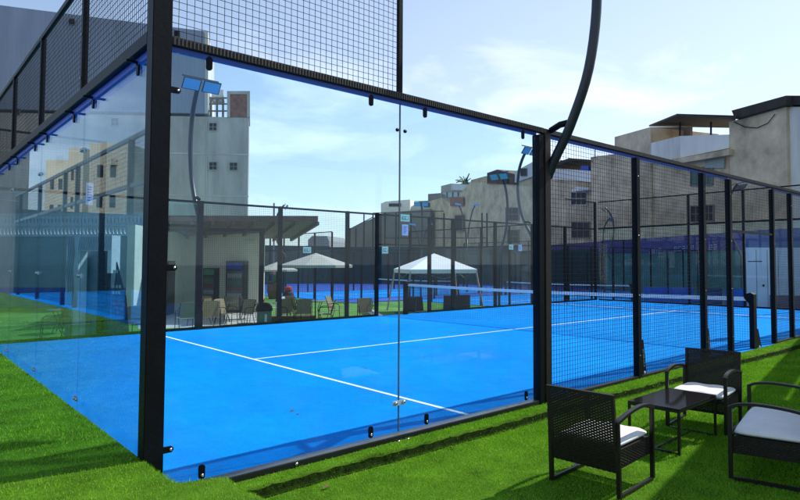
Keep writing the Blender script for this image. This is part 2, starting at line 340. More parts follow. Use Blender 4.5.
# ------------------------------------------------------------------ cage of the main court
ZR = 2.985
def clamp(mb, c, n, vert=True, s=1.0):
    """oblong black glass clamp standing proud of the glass"""
    c = Vector(c); n = Vector(n); a = Vector((0, 0, 1)) if vert else n.cross(Vector((0, 0, 1))); bb = n.cross(a); pts = []
    for k in range(20):
        t = 2 * pi * k / 20; off = .028 * (1 if math.sin(t) >= 0 else -1)
        pts.append(c + a * (math.sin(t) * .021 * s + off * s) + bb * math.cos(t) * .021 * s)
    mb.prism(pts, n * .014)
def bolt(mb, c, n, r=.011, h=.02):
    c = Vector(c); mb.tube([c, c + Vector(n) * h], r, 10)
NY = (0, -1, 0)
side = empty('court_side_fence', (10, 0, 0), 0, 'near side of the padel cage, glass panels then black mesh panels along the front lawn', 'fence', 'cage walls round the main court')
def rail_run(par, a, b, zt, horizontal='x', y=0):
    pass
# corner post and double post
MB().box(-.06, .06, -.06, .06, -.05, 4.16).build('corner_post', STEEL, side, bevel=.004)
MB().box(3.885, 3.975, -.055, .045, -.08, ZR - .03).build('post', STEEL, side, bevel=.003)
MB().box(3.985, 4.085, -.062, .038, -.08, ZR + .0).build('post', STEELB, side, bevel=.003)
for x in (6, 8, 9, 11, 12, 14, 16, 18, 20.1):
    MB().box(x - .042, x + .042, -.045, .04, -.08, ZR - .03).build('post', STEEL, side, bevel=.003)
    for z in (.3, 1.1, 1.9, 2.7): c = MB(); bolt(c, (x - .01, -.045, z), NY, .009, .006); c.build('bolt', CHROME, side)
b = MB(); b.box(.062, 3.985, -.045, .02, ZR, ZR + .058); b.box(3.985, 20.2, -.045, .02, ZR + .002, ZR + .055); b.build('top_rail', STEELB, side, bevel=.003)
b = MB(); [b.box(x - .004, x + .004, -.0495, -.045, ZR + .004, ZR + .054) for x in [.08 + .0254 * k for k in range(153)]]; b.build('wire_end_strip', mat('dull_wire_ends', (.085, .070, .060), .6, .3, .2), side)
b = MB(); b.box(.062, 3.884, -.018, .018, ZR - .034, ZR - .002); b.box(4.088, 8.95, -.018, .018, ZR - .034, ZR - .002); b.box(11.05, 20.05, -.018, .018, ZR - .034, ZR - .002); b.build('blue_strip', BLUESTRIP, side)
b = MB(); b.box(.062, 3.88, -.05, .03, -.03, .034); b.box(4.09, 8.95, -.042, .02, -.03, .035); b.box(11.05, 20, -.042, .02, -.03, .035); b.build('base_rail', mat('dark_steel_rail', (.010, .010, .013), .4, 0, .2, 8), side, bevel=.003)
b = MB(); b.box(.062, 3.88, -.046, .055, .035, .043); b.build('base_flange', mat('dark_grey_steel_rail', (.13, .13, .15), .35, .6, .2, 8), side)
for x0, x1 in ((.085, 1.994), (2.006, 3.87)):
    MB().box(x0, x1, -.005, .005, .044, ZR - .036).build('glass_panel', GLASS, side)
b = MB(); b.box(1.994, 2.006, -.0045, .0045, .06, ZR - .036); b.build('seam', mat('grey_sealant', (.10, .13, .14), .5), side)
def clamp_part(par, p, n, vert=True, bolted=True):
    b = MB(); clamp(b, p, n, vert); o = b.build('clamp', STEEL, par); n = Vector(n)
    if bolted: q = MB(); bolt(q, Vector(p) + n * .014 + (Vector((0, 0, -.02)) if vert else Vector((.03, 0, 0))), n, .010, .006); q.build('bolt', CHROME, o)
for x in (.32, 1.70, 2.31, 3.70): clamp_part(side, (x, -.006, .115), NY)
for x in (.32, 1.68, 2.28, 3.66): clamp_part(side, (x, -.006, ZR - .062), NY, bolted=False)
for z in (.31, 1.5, 2.69): clamp_part(side, (.085, -.006, z), NY, False)
for z in (.31, 2.71):
    b = MB(); b.box(1.93, 2.07, -.012, -.006, z - .022, z + .022) if z < 1 else None
    if z < 1: b.build('joint_plate', mat('pale_clear_plate', (.45, .60, .75), .2), side, bevel=.002)
    for q in (-.043, .043): d = MB(); bolt(d, (2 + q, -.013, z), NY, .016, .014); d.build('bolt', STEEL if z > 1 else CHROME, side)
for q, z in ((1.0, .02), (1.95, -.005), (2.05, -.005)): d = MB(); bolt(d, (q, -.05, z), NY, .013, .012 if q == 1 else .03); d.build('anchor_bolt', CHROME, side)
# mesh panels
def mesh_y(par, x0, x1, y, z0, z1, pitch=.0508, w=.0032, name='mesh_panel'):
    b = wires(MB(), (x0, y, z0), (1, 0, 0), (0, 0, 1), x1 - x0, z1 - z0, pitch, w); return b.build(name, WIRE, par)
def mesh_x(par, x, y0, y1, z0, z1, pitch=.0508, w=.0032, name='mesh_panel'):
    b = wires(MB(), (x, y0, z0), (0, 1, 0), (0, 0, 1), y1 - y0, z1 - z0, pitch, w); return b.build(name, WIRE, par)
mesh_y(side, .062, 1.96, -.012, ZR + .062, 4.14)
b = MB(); b.box(1.965, 2.005, -.03, .01, ZR + .058, 4.14); b.build('upper_post', STEEL, side)
b = MB(); b.box(.06, 2.005, -.03, .01, 4.14, 4.18); b.build('upper_rail', STEEL, side)
for x0, x1 in ((4.09, 5.955), (6.045, 7.955), (8.045, 8.955), (11.045, 11.955), (12.045, 13.955), (14.045, 15.955), (16.045, 17.955), (18.045, 20.05)):
    mesh_y(side, x0, x1, -.005, .04, ZR - .01)
mesh_y(side, 9.045, 10.955, -.005, 2.1, ZR - .01)
b = MB(); b.box(9.045, 10.955, -.03, .01, 2.06, 2.10); b.build('gate_rail', STEEL, side)
# angled brace plates at the foot of some posts
def brace(x, par):
    b = MB(); y = -.046
    b.prism([(x + .046, y + .02, -.08), (x + .24, y + .02, -.08), (x + .20, y + .02, -.04), (x + .115, y + .02, .50), (x + .046, y + .02, .50)], (0, .012, 0))
    o = b.build('brace_plate', STEEL, par)
    m = MB(); rr = random.Random(3)
    for k in range(7):      # worn maker's lettering reading up the plate
        z = .14 + k * .036; c0 = x + .125 - k * .004
        for s_ in range(2 + k % 2): m.box(c0 - .012, c0 + .012, y + .017, y + .0185, z + s_ * .011, z + s_ * .011 + .004)
        m.box(c0 - .012 + .02 * (k % 2), c0 - .008 + .02 * (k % 2), y + .0165, y + .0175, z, z + .024)
    m.build('plate_lettering', mat('worn_white_marking', (.33, .36, .42), .6), o); m = MB(); m.tube([(x + .13, y + .0185, .055), (x + .13, y + .0155, .055)], .024, 16)
    m.build('plate_emblem', mat('worn_white_marking', (.33, .36, .42), .6), o)
for x in (6, 8): brace(x, side)

back = empty('court_back_wall', (0, 5, .28), 0, 'glass back wall of the padel cage with mesh above, standing beside the raised lawn', 'glass wall', 'cage walls round the main court')
YS = [.062, 2.05, 4.1, 6.15, 8.2, W - .06]
b = MB(); b.box(-.06, .03, .062, W - .06, ZR, ZR + .09); b.build('top_rail', STEEL, back, bevel=.004)
b = MB(); b.box(-.02, .06, .062, W - .06, ZR - .05, ZR - .002); b.build('blue_strip', BLUESTRIP, back)
b = MB(); b.box(-.04, .04, .062, W - .06, .0, .05); b.build('base_rail', STEEL, back)
b = MB(); b.box(-.035, .005, .062, W - .06, 4.12, 4.17); b.build('upper_rail', STEEL, back)
GLB = glass_mat('thick_tinted_glass', (.50, .71, .86)); GLB.node_tree.nodes['Map Range'].inputs[4].default_value = .72
for i in range(5):
    MB().box(-.005, .005, YS[i] + .006, YS[i + 1] - .006, .055, ZR - .055).build('glass_panel', GLB, back)
    mesh_x(back, -.012, YS[i] + .02, YS[i + 1] - .02, ZR + .095, 4.11, w=.0030)
    if i:
        MB().box(-.04, .01, YS[i] - .02, YS[i] + .02, ZR + .09, 4.12).build('upper_post', STEEL, back)
        for z in (3.2, 3.6, 4.0): d = MB(); bolt(d, (-.041, YS[i], z), (-1, 0, 0), .010, .006); d.build('bolt', CHROME, back)
        for z in (.33, 1.42, 2.55):
            d = MB(); d.box(-.011, -.006, YS[i] - .05, YS[i] + .05, z - .02, z + .02); jp = d.build('joint_plate', CHROME, back)
            for q in (-.035, .035): d = MB(); bolt(d, (-.011, YS[i] + q, z), (-1, 0, 0), .015, .012); d.build('bolt', CHROME, jp)
for i in range(5):
    for f in (.18, .82):
        y = YS[i] + (YS[i + 1] - YS[i]) * f; clamp_part(back, (-.006, y, ZR - .075), (-1, 0, 0), bolted=False); c = MB(); c.bar((-.012, y, ZR - .03), (-.09, y, ZR - .03), .018); c.build('clamp_pin', STEEL, back)

def cage_side(name, label, y, xs, z0, wall_dir=1, pitch=.0508, w=.004, glassx=()):
    """far side of the main court"""
    o = empty(name, (xs[0], y, z0), 0, label, 'fence', 'cage walls round the main court')
    for x in xs:
        big = x in (0, 2, 4)
        MB().box(x - .045, x + .045, y - .045, y + .045, z0, z0 + (4.1 if x in (0, 2, xs[-1]) else ZR)).build('post', STEEL, o)
    b = MB(); b.box(xs[0] + .046, xs[-1] - .046, y - .02, y + .03, z0 + ZR - .05 - .0, z0 + ZR + .002)
    return o, b
far = empty('court_far_side_fence', (10, W, 0), 0, 'far side fence of the padel cage, mesh panels seen across the blue court', 'fence', 'cage walls round the main court')
FX = (0, 2, 4, 6, 8, 9, 11, 12, 14, 16, 18, 20.1)
for x in FX:
    s_ = .045 if x != 4 else .065
    MB().box(x - s_, x + s_, W - .04, W + .05, -.02, 4.1 if x in (0, 2, 20.1) else ZR).build('post', STEEL, far)
for i in range(len(FX) - 1):
    x0, x1 = FX[i] + .09, FX[i + 1] - .055
    if x0 < 4: MB().box(x0, x1, W - .005, W + .005, .06, ZR - .05).build('glass_panel', GLASS, far)
    elif FX[i] != 9: mesh_y(far, x0, x1, W, .03, ZR - .05, w=.0030)
    b = MB(); b.box(x0 - .03, x1 + .003, W - .02, W + .02, ZR - .055, ZR - .005); b.build('top_rail', STEEL, far)
    if FX[i] != 9: b = MB(); b.box(x0 - .03, x1 + .003, W - .025, W + .025, .0, .06); b.build('base_rail', STEEL, far)
mesh_y(far, 9.06, 10.94, W, 2.1, ZR - .05, w=.0030); MB().box(9.06, 10.94, W - .02, W + .02, 2.06, 2.1).build('gate_rail', STEEL, far)
mesh_y(far, .06, 1.94, W, ZR, 4.06); MB().box(.06, 1.94, W - .02, W + .02, 4.06, 4.1).build('upper_rail', STEEL, far)
mesh_y(far, 18.06, 20.04, W, ZR, 4.06); MB().box(18.06, 20.04, W - .02, W + .02, 4.06, 4.1).build('upper_rail', STEEL, far)

end = empty('court_end_wall', (20.12, 5, 0), 0, 'far end glass wall of the padel cage behind the net', 'glass wall', 'cage walls round the main court')
EY = (.1, 2.05, 4.1, 6.1, 8.15, W - .1)
for i, y in enumerate(EY[1:-1]): MB().box(20.09, 20.17, y - .04, y + .04, 0, 4.1).build('post', STEEL, end)
for i in range(5):
    MB().box(20.095, 20.105, EY[i] + .045, EY[i + 1] - .045, .06, ZR - .05).build('glass_panel', GLASS, end)
    mesh_x(end, 20.13, EY[i] + .045, EY[i + 1] - .045, ZR + .03, 4.06, .0508, .003)
for nm, z0, z1 in (('base_rail', 0, .055), ('middle_rail', ZR - .045, ZR + .02), ('upper_rail', 4.06, 4.1)):
    b = MB()
    for i in range(5): b.box(20.09, 20.15, EY[i] + .045, EY[i + 1] - .045, z0, z1)
    b.build(nm, STEEL, end)

# ------------------------------------------------------------------ net
def make_net(x, y0, y1, z0, name, label, group, near_post=True, pitch=.045, wv=.0028, detail=True):
    o = empty(name, (x, (y0 + y1) / 2, z0), 0, label, 'net', group)
    b = MB(); n = 24; vs = []
    sag = lambda t: z0 + .90 - .045 * math.sin(pi * t)
    for k in range(n + 1):
        t = k / n; y = y0 + (y1 - y0) * t; z = sag(t); vs += [(x - .008, y, z - .05), (x - .008, y, z + .02), (x + .008, y, z + .02), (x + .008, y, z - .05)]
    b.add(vs, [(4 * k + i, 4 * k + (i + 1) % 4, 4 * k + 4 + (i + 1) % 4, 4 * k + 4 + i) for k in range(n) for i in range(4)]); b.build('tape', mat('white_net_tape', (.80, .81, .84), .8, 0, .05), o)
    m = wires(MB(), (x, y0, z0 + .02), (0, 1, 0), (0, 0, 1), y1 - y0, .81, pitch, wv); m.build('netting', WIRE, o)
    for y, s_ in ((y0, 1), (y1, -1)):
        b = MB(); b.prism([(x - .07, y - .055 * s_, z0 - (.06 if detail else 0)), (x - .07, y + .03 * s_, z0), (x - .07, y + .03 * s_, z0 + .80), (x - .07, y + .12 * s_, z0 + .90), (x - .07, y + .11 * s_, z0 + .97), (x - .07, y - .0 * s_, z0 + 1.0), (x - .07, y - .055 * s_, z0 + .97)], (.14, 0, 0))
        b.build('post', STEEL, o, bevel=.004)
    return o
net = make_net(10, .02, W - .1, 0, 'padel_net', 'black net with white top tape across the main court', 'padel nets')
b = MB(); b.prism([(10.08, -.02, -.08), (10.34, -.02, -.08), (10.16, -.02, .34), (10.08, -.02, .34)], (0, .03, 0)); q = b.build('brace_plate', STEEL, net)
m = MB(); m.tube([(10.20, -.0245, .0), (10.20, -.0225, .0)], .035, 16); m.build('plate_marking', mat('worn_white_marking', (.33, .36, .42), .6), q)

# ------------------------------------------------------------------ curved floodlight poles
def bezier(ps, n):
    out = []
    for i in range(len(ps) - 1):
        p0 = Vector(ps[max(i - 1, 0)]); p1 = Vector(ps[i]); p2 = Vector(ps[i + 1]); p3 = Vector(ps[min(i + 2, len(ps) - 1)])
        for k in range(n):
            t = k / n; out.append(.5 * ((2 * p1) + (-p0 + p2) * t + (2 * p0 - 5 * p1 + 4 * p2 - p3) * t * t + (-p0 + 3 * p1 - 3 * p2 + p3) * t ** 3))
    out.append(Vector(ps[-1])); return out
def flood(loc, rz, label, low=0, name='floodlight_pole', bow=1.0):
    """local +Y is the side to which the pole bows"""
    o = empty(name, loc, rz, label, 'floodlight', 'curved floodlight poles round the courts'); zb = 2.50
    pts = bezier([(0, -.02, zb), (0, .10 * bow, 2.72), (0, .30 * bow, 3.04), (0, .55 * bow, 3.62), (0, .66 * bow, 4.35), (0, .60 * bow, 5.0), (0, .46 * bow, 5.4), (0, .26 * bow, 5.72), (0, .12 * bow, 5.86)], 5)
    if low: pts = [Vector((0, 0, low)), Vector((0, 0, zb - .3))] + pts
    MB().tube(pts, .054, 16).build('pole', POLE, o, True)
    if not low: MB().tube([(0, .03, 3.03), (0, .16 * bow, 3.075), (0, .31 * bow, 3.08)], .036, 10).build('arm', STEEL, o, True)
    else: MB().box(-.12, .12, -.12, .12, low, low + .02).build('base_plate', POLE, o, True)
    MB().bar((-.42, .08, 5.90), (.42, .08, 5.90), .03, .03).build('crossbar', POLE, o, True)
    for x in (-.23, .23):
        # housing tilted down towards the court (-Y)
        c = Vector((x, .0, 5.71)); a = Vector((1, 0, 0)) * .20; d = Vector((0, -.62, .78)).normalized() * .15; nrm = a.cross(d).normalized() * .035
        if nrm.z > 0: nrm = -nrm
        q = MB(); q.prism([c - a - d, c + a - d, c + a + d, c - a + d], -nrm); h = q.build('lamp_housing', POLE, o, True, bevel=.004)
        q = MB(); q.prism([c - a * .9 - d * .86 + nrm * .04, c + a * .9 - d * .86 + nrm * .04, c + a * .9 + d * .86 + nrm * .04, c - a * .9 + d * .86 + nrm * .04], nrm * .12); q.build('lamp_glass', LAMPG, h, True)
    return o
flood((4.1, -.02, 0), pi, 'nearest curved black floodlight pole rising from the double post at the glass end')
flood((4.0, W + .05, 0), 0, 'curved floodlight pole with two blue panels in front of the tall grey building')
flood((16.0, W + .05, 0), 0, 'curved floodlight pole just left of the thick post of the mesh fence')
flood((16.0, -.02, 0), pi, 'curved floodlight pole at the far end of the near side fence')

# ------------------------------------------------------------------ rattan furniture
def weave(mb, o, du, dv, lu, lv, pitch=.0098, th=.003, amp=.0034, rib=.021):
    """strips running along du woven over ribs"""
    o, du, dv = Vector(o), Vector(du).normalized(), Vector(dv).normalized(); nn = du.cross(dv); n = int(lv / pitch); k = int(lu / rib)
    for j in range(n):
        ph = 1 if j % 2 else -1; base = o + dv * (pitch * (j + .5)); vs = []
        for i in range(2 * k + 1):
            t = i / (2 * k); off = nn * (amp * ph * math.sin(pi * i / 2 + pi / 4 * 0) if True else 0)
            p = base + du * lu * t + off
            vs += [p - dv * pitch * .475 - nn * th / 2, p + dv * pitch * .475 - nn * th / 2, p + dv * pitch * .475 + nn * th / 2, p - dv * pitch * .475 + nn * th / 2]
        mb.add(vs, [(4 * a + c, 4 * a + (c + 1) % 4, 4 * a + 4 + (c + 1) % 4, 4 * a + 4 + c) for a in range(2 * k) for c in range(4)])
    for i in range(k + 1):
        p = o + du * (lu * i / k); mb.bar(p, p + dv * lv, .004, .003, up=nn)
    return mb
def rattan_seat(name, wd, label, cat, group, dp=.56, seath=.29, backh=.71):
    """front towards +Y, origin at the centre on the ground"""
    o = empty(name, (0, 0, 0), 0, label, cat, group); hw = wd / 2; yf = dp / 2; yb = -dp / 2; t = .030
    for s in (-1, 1):
        x = s * hw
        b = MB(); b.bar((x, yb, 0), (x, yb - .02, .53), t, .030); b.bar((x, yf, .014), (x, yf, .545), t, .030); b.bar((x, yb + .016, .016), (x, yf - .016, .016), t - .004, .026)
        b.build('side_frame', CHFRAME, o, True, bevel=.003)
        pts = bezier([(x, yf + .012, .530), (x, yf - .06, .562), (x, yf - .20, .575), (x, yb + .16, .562), (x, yb - .0, .530), (x, yb - .03, .510)], 5)
        b = MB(); vs = []
        for i, p in enumerate(pts):
            d = (pts[min(i + 1, len(pts) - 1)] - pts[max(i - 1, 0)]).normalized(); u = Vector((1, 0, 0)).cross(d).normalized()
            vs += [p + Vector((e * .018, 0, 0)) + u * f * .010 for e, f in ((-1, -1), (1, -1), (1, 1), (-1, 1))]
        n = len(pts); b.add(vs, [(4 * i + k, 4 * i + (k + 1) % 4, 4 * i + 4 + (k + 1) % 4, 4 * i + 4 + k) for i in range(n - 1) for k in range(4)] + [(3, 2, 1, 0), (4 * n - 4, 4 * n - 3, 4 * n - 2, 4 * n - 1)])
        b.build('armrest', CHFRAME, o, True)
    # seat apron (woven band) and deck
    b = MB(); zt = seath + .03; zb = seath - .085
    for s in (-1, 1): weave(b, (s * (hw - .01), yb + .02, zb), (0, 1, 0), (0, 0, 1), dp - .03, zt - zb)
    weave(b, (-hw + .015, yf - .006, zb), (1, 0, 0), (0, 0, 1), wd - .03, zt - zb); b.build('seat_apron', RATTAN, o, True)
    b = MB(); b.box(-hw + .018, hw - .018, yb + .01, yf - .02, zt - .012, zt); b.bar((-hw + .02, yf - .012, zb), (hw - .02, yf - .012, zb), .02); b.bar((-hw + .02, yb, zb), (hw - .02, yb, zb), .02)
    for s in (-1, 1): b.bar((s * (hw - .016), yb, zb), (s * (hw - .016), yf, zb), .016)
    b.build('seat_deck', RATTAN, o, True)
    # backrest, leaning back
    p0 = Vector((-hw + .01, yb + .005, zb - .03)); up = Vector((0, -.125, 1)).normalized(); lv = (backh - zb + .03)
    b = MB(); weave(b, p0 + Vector((.01, -.012, 0)), (1, 0, 0), up, wd - .04, lv); b.build('backrest', RATTAN, o, True)
    b = MB(); q0 = p0 + Vector((.012, .004, 0)); b.prism([q0, q0 + Vector((wd - .045, 0, 0)), q0 + Vector((wd - .045, 0, 0)) + up * .15, q0 + up * .15], (0, .006, 0)); b.build('lower_back_band', RATTAN, o, True)
    b = MB()
    for s in (-1, 1): a = Vector((s * (hw - .012), yb + .003, zb - .03)); b.bar(a, a + up * lv, .026, .024)
    a = Vector((-hw + .0, yb + .003, zb - .03)) + up * lv; b.bar(a, a + Vector((wd, 0, 0)), .024, .02, up=up)
    if wd > .8: a = Vector((0, yb + .003, zb - .03)); b.bar(a, a + up * (lv - .01), .02, .02)
    b.build('back_frame', RATTAN, o, True, bevel=.002)
    # cushion: pillow profile
    b = MB(); nx, ny = 20, 16; cw = wd - .05; cdp = dp - .03; vs = []
    def prof(s_): return (max(0, 1 - abs(s_) ** 10)) ** .35
    for sd in (0, 1):
        for j in range(ny + 1):
            for i in range(nx + 1):
                e = -1 + 2 * i / nx; f = -1 + 2 * j / ny; h = prof(e) * prof(f); wob = .004 * math.sin(7 * e + 3 * f) * h
                r = 1 - .03 * (abs(e) * abs(f)) ** 4
                vs.append((e * cw / 2 * r, .0 + f * cdp / 2 * r + .0, zt + .028 + (1 if sd else -1) * (.006 + .022 * h) + (wob + .010 * (1 - e * e) * (1 - f * f)) * sd))
    q = (nx + 1) * (ny + 1); fs = []
    for sd in (0, 1):
        for j in range(ny):
            for i in range(nx): k = sd * q + j * (nx + 1) + i; fs.append((k, k + 1, k + nx + 2, k + nx + 1))
    rim = [i for i in range(nx + 1)] + [(j + 1) * (nx + 1) - 1 for j in range(1, ny + 1)] + [q - 1 - i for i in range(1, nx + 1)] + [(ny - j) * (nx + 1) for j in range(1, ny)]
    fs += [(rim[i], rim[(i + 1) % len(rim)], rim[(i + 1) % len(rim)] + q, rim[i] + q) for i in range(len(rim))]
    b.smooth = True; b.add(vs, fs); b.build('cushion', CUSH, o, True)
    return o
def place(o, x, y, z, rz):
    o.location = (x, y, z); o.rotation_euler = (0, 0, rz); return o
ch = rattan_seat('rattan_armchair', .55, 'dark rattan armchair with its back to the camera, left of the low table', 'armchair', 'rattan lounge set on the lawn', dp=.51)
place(ch, 2.60, -1.69, NG, R(-90 + 4))
c2 = copy_tree(ch); c2['label'] = 'dark rattan armchair behind the low table, closest to the mesh fence, sunlit cushion facing us'
place(c2, 4.60, -1.55, NG, R(90 + 8))
sofa = rattan_seat('rattan_loveseat', .94, 'rattan two-seater in the shade at the right edge with a wide pale cushion', 'loveseat', 'rattan lounge set on the lawn', dp=.56)
place(sofa, 3.815, -2.52, NG, R(13))
tb = empty('coffee_table', (3.93, -1.57, NG), R(2), 'low black table with dark glossy top between the two rattan armchairs', 'coffee table', 'rattan lounge set on the lawn')
MB().box(-.39, .39, -.24, .24, .372, .384).build('tabletop', GLTOP, tb, True, bevel=.002)
b = MB(); [b.box(x0, x1, y0, y1, .35, .371) for x0, x1, y0, y1 in ((-.39, .39, -.24, -.22), (-.39, .39, .22, .24), (-.39, -.37, -.219, .219), (.37, .39, -.219, .219))]; b.build('top_frame', CHFRAME, tb, True)
for s in (-1, 1):
    b = MB(); b.box(s * .38 - .01, s * .38 + .01, -.24, -.22, 0, .35); b.box(s * .38 - .01, s * .38 + .01, .22, .24, 0, .35); b.box(s * .38 - .01, s * .38 + .01, -.219, .219, .0, .018); b.build('leg_frame', CHFRAME, tb, True)
b = MB(); b.box(-.369, .369, -.008, .008, .0, .016); b.build('stretcher', CHFRAME, tb, True)
b = MB(); b.prism([(2.70, -1.36, -.066), (2.735, -1.345, -.062), (2.76, -1.365, -.065), (2.73, -1.385, -.066)], (.006, .004, .022)); tag(b.build('paper_scrap', WHITE), 'small crumpled white scrap lying on the turf by an armchair foot', 'litter')

DRY = mat('dry_leaf_brown', (.11, .06, .025), .8)
def leaf(u, v, z, s_, rz, lb):
    r_ = FW + RT * ((u - CX) / FPX) + UP * ((CY - v) / FPX); t = (z - CAM.z) / r_.z; p = CAM + r_ * t; c, d = Vector((math.cos(rz), math.sin(rz), 0)) * s_, Vector((-math.sin(rz), math.cos(rz), 0)) * s_ * .4
    b = MB(); b.add([p - c, p - c * .3 + d + Vector((0, 0, .008)), p + c * .5 + d * .8 + Vector((0, 0, .012)), p + c, p + c * .4 - d + Vector((0, 0, .006)), p - c * .4 - d * .8, p + Vector((0, 0, .002))], [(0, 1, 6), (1, 2, 6), (2, 3, 6), (3, 4, 6), (4, 5, 6), (5, 0, 6)]); tag(b.build('dry_leaf', DRY), lb, 'leaf', 'fallen dry leaves')
leaf(326, 487, -.066, .035, .3, 'brown dry leaf on the lawn below the base rail'); leaf(292, 411, .003, .03, .2, 'dry leaf on the blue court between the white line and the base rail'); leaf(298, 414, .003, .022, 1.2, 'smaller dry leaf on the blue court right beside another one')
leaf(424, 358, .003, .03, .5, 'dry leaf on the blue court just below the centre line'); leaf(366, 368, .003, .03, .9, 'dry leaf on the blue court right of the pale reflection'); leaf(452, 448, -.066, .028, 2.2, 'brown dry leaf on the lawn left of the nearest armchair')
# ------------------------------------------------------------------ shading roof to the right, outside the picture
o = empty('terrace_awning', (12, -3, NG), 0, 'slatted terrace roof on posts over the right end of the lawn', 'awning')
zA = 4.0; cot = 1 / math.tan(SUN_EL); off = Vector((math.cos(SUN_AZ), math.sin(SUN_AZ), 0)) * cot * zA
def gl(x, y): return Vector((x, y, 0)) + off + Vector((0, 0, zA))
def eline(x, e=0): return -2.22 + .215 * (x - 2.28) - e
b = MB()
for x0, x1, e0, e1 in ((1.9, 26, 0, .40), (1.9, 6.4, .40, .52), (1.9, 26, .46, 7)):
    if e0 == .40: b.prism([gl(x0, eline(x0, .402)), gl(x1, eline(x1, .402)), gl(x1, eline(x1, .458)), gl(x0, eline(x0, .458))], (0, 0, .05)); continue
    b.prism([gl(x0, eline(x0, e0)), gl(x1, eline(x1, e0)), gl(x1, eline(x1, e1)), gl(x0, eline(x0, e1))], (0, 0, .06))
b.build('roof_panel', CORR, o)
for x in (8, 16): p = gl(x - 3.5, eline(x - 3.5, 6.5)); MB().box(p.x - .06, p.x + .06, p.y - .06, p.y + .06, NG, zA - .02).build('post', STEEL, o)

# ------------------------------------------------------------------ signs on the far fence
def sign(u, v, wpx, hpx, y, m, label, mark=None):
    c = None; r = FW + RT * ((u - CX) / FPX) + UP * ((CY - v) / FPX); t = (y - CAM.y) / r.y; c = CAM + r * t
    D = t; w_ = wpx * D / FPX * 1.25; h_ = hpx * D / FPX
    o = empty('sign', (c.x, y, c.z - h_ / 2), 0, label, 'sign', 'small signs on the far side fence')
    MB().box(c.x - w_ / 2, c.x + w_ / 2, y - .01, y, c.z - h_ / 2, c.z + h_ / 2).build('panel', m, o)
    b = MB(); y0 = y - .013
    if mark == 'exit':
        b.box(c.x - w_ * .36, c.x + w_ * .36, y0, y - .0105, c.z - h_ * .24, c.z + h_ * .24); b.build('panel_field', GREENB, o)
        b = MB(); b.box(c.x - w_ * .30, c.x + w_ * .05, y0 - .003, y0 - .0005, c.z - h_ * .04, c.z + h_ * .04); b.prism([(c.x - w_ * .3, y0 - .003, c.z), (c.x - w_ * .16, y0 - .003, c.z + h_ * .16), (c.x - w_ * .16, y0 - .003, c.z - h_ * .16)], (0, .002, 0)); b.box(c.x + w_ * .12, c.x + w_ * .26, y0 - .003, y0 - .0005, c.z - h_ * .15, c.z + h_ * .15); b.build('symbol', WHITE, o)
    else:
        for k in range(6): b.box(c.x - w_ * .3, c.x + w_ * (.3 - .1 * (k % 3)), y0, y - .0105, c.z + h_ * (.32 - k * .12) - h_ * .02, c.z + h_ * (.32 - k * .12) + h_ * .02)
        b.build('text_lines', BLUEB, o)
PALEG = mat('pale_green_sign', (.42, .66, .50), .5); PALEB = mat('pale_blue_notice', (.42, .52, .72), .5)
yS = W - .045
sign(307, 250, 7, 6, yS, PALEG, 'small green arrow sign above the large umbrella', 'exit')
sign(405, 218, 9, 7, yS, PALEG, 'small green sign at the top of the far fence beside the glass seam', 'exit')
sign(405, 230, 6, 11, yS, PALEB, 'pale blue notice sheet hanging under the green sign by the glass seam')
sign(385, 250, 6, 7, yS, PALEG, 'small green sign left of the white gazebo', 'exit')
sign(520, 248, 4, 6, yS, PALEB, 'small white notice near the right end of the far fence')
sign(521, 247.6, 1, 1, W + 9, PALEB, 'x') if False else None
sign(511, 247, 5, 5, yS, PALEG, 'small green sign right of the gazebo roof', 'exit')
sign(89.5, 194, 5, 22, yS, WHITE, 'tall narrow white and blue sign high on the far fence seen through the back glass')

# ------------------------------------------------------------------ grounds behind the court
tag(MB().box(-3, 25, W + .075, 40, LO - .11, LO).build('back_lawn', mat('bright_green_turf', (.10, .27, .035), .95, 0, .25, 1.5, .5, 60)), kind='structure')
# patio tile in front of the clubhouse
PZ = LO + .006
def ground_poly(name, uvs, z, m, th=.02):
    ps = []
    for u, v in uvs:
        r = FW + RT * ((u - CX) / FPX) + UP * ((CY - v) / FPX); t = (z - CAM.z) / r.z; ps.append(CAM + r * t)
    return MB().prism(ps, (0, 0, -th)).build(name, m)
tag(ground_poly('patio', [(138, 329), (262, 325), (266, 300), (150, 300), (138, 303)], PZ, TILE), kind='structure')
tag(ground_poly('path', [(362, 309), (372, 309), (402, 326), (392, 326)], PZ + .004, WHITE), kind='structure')

# clubhouse
Pc = Plane(at(262, 250, 27), at(185, 250, 28))
Pl = Plane(at(185, 250, 28), at(150, 250, 23))
club = empty('clubhouse', at(222, 300, 28), 0, 'cream clubhouse with overhanging brown wooden roof beyond the court', 'building')
club.location.z = LO; MW[club.name] = Matrix.Translation(club.location)
def low(p, z=LO): return Vector((p.x, p.y, z))
a, b_ = Pc.p(262, 240), Pc.p(185, 240)
MB().prism([low(a), low(b_), Vector((b_.x, b_.y, 2.9)), Vector((a.x, a.y, 2.9))], Pc.n * .25).build('wall', CREAM, club)
c_ = Pl.p(135, 240)
MB().prism([low(b_), low(c_), Vector((c_.x, c_.y, 2.9)), Vector((b_.x, b_.y, 2.9))], Pl.n * .25).build('wall', CREAM, club)
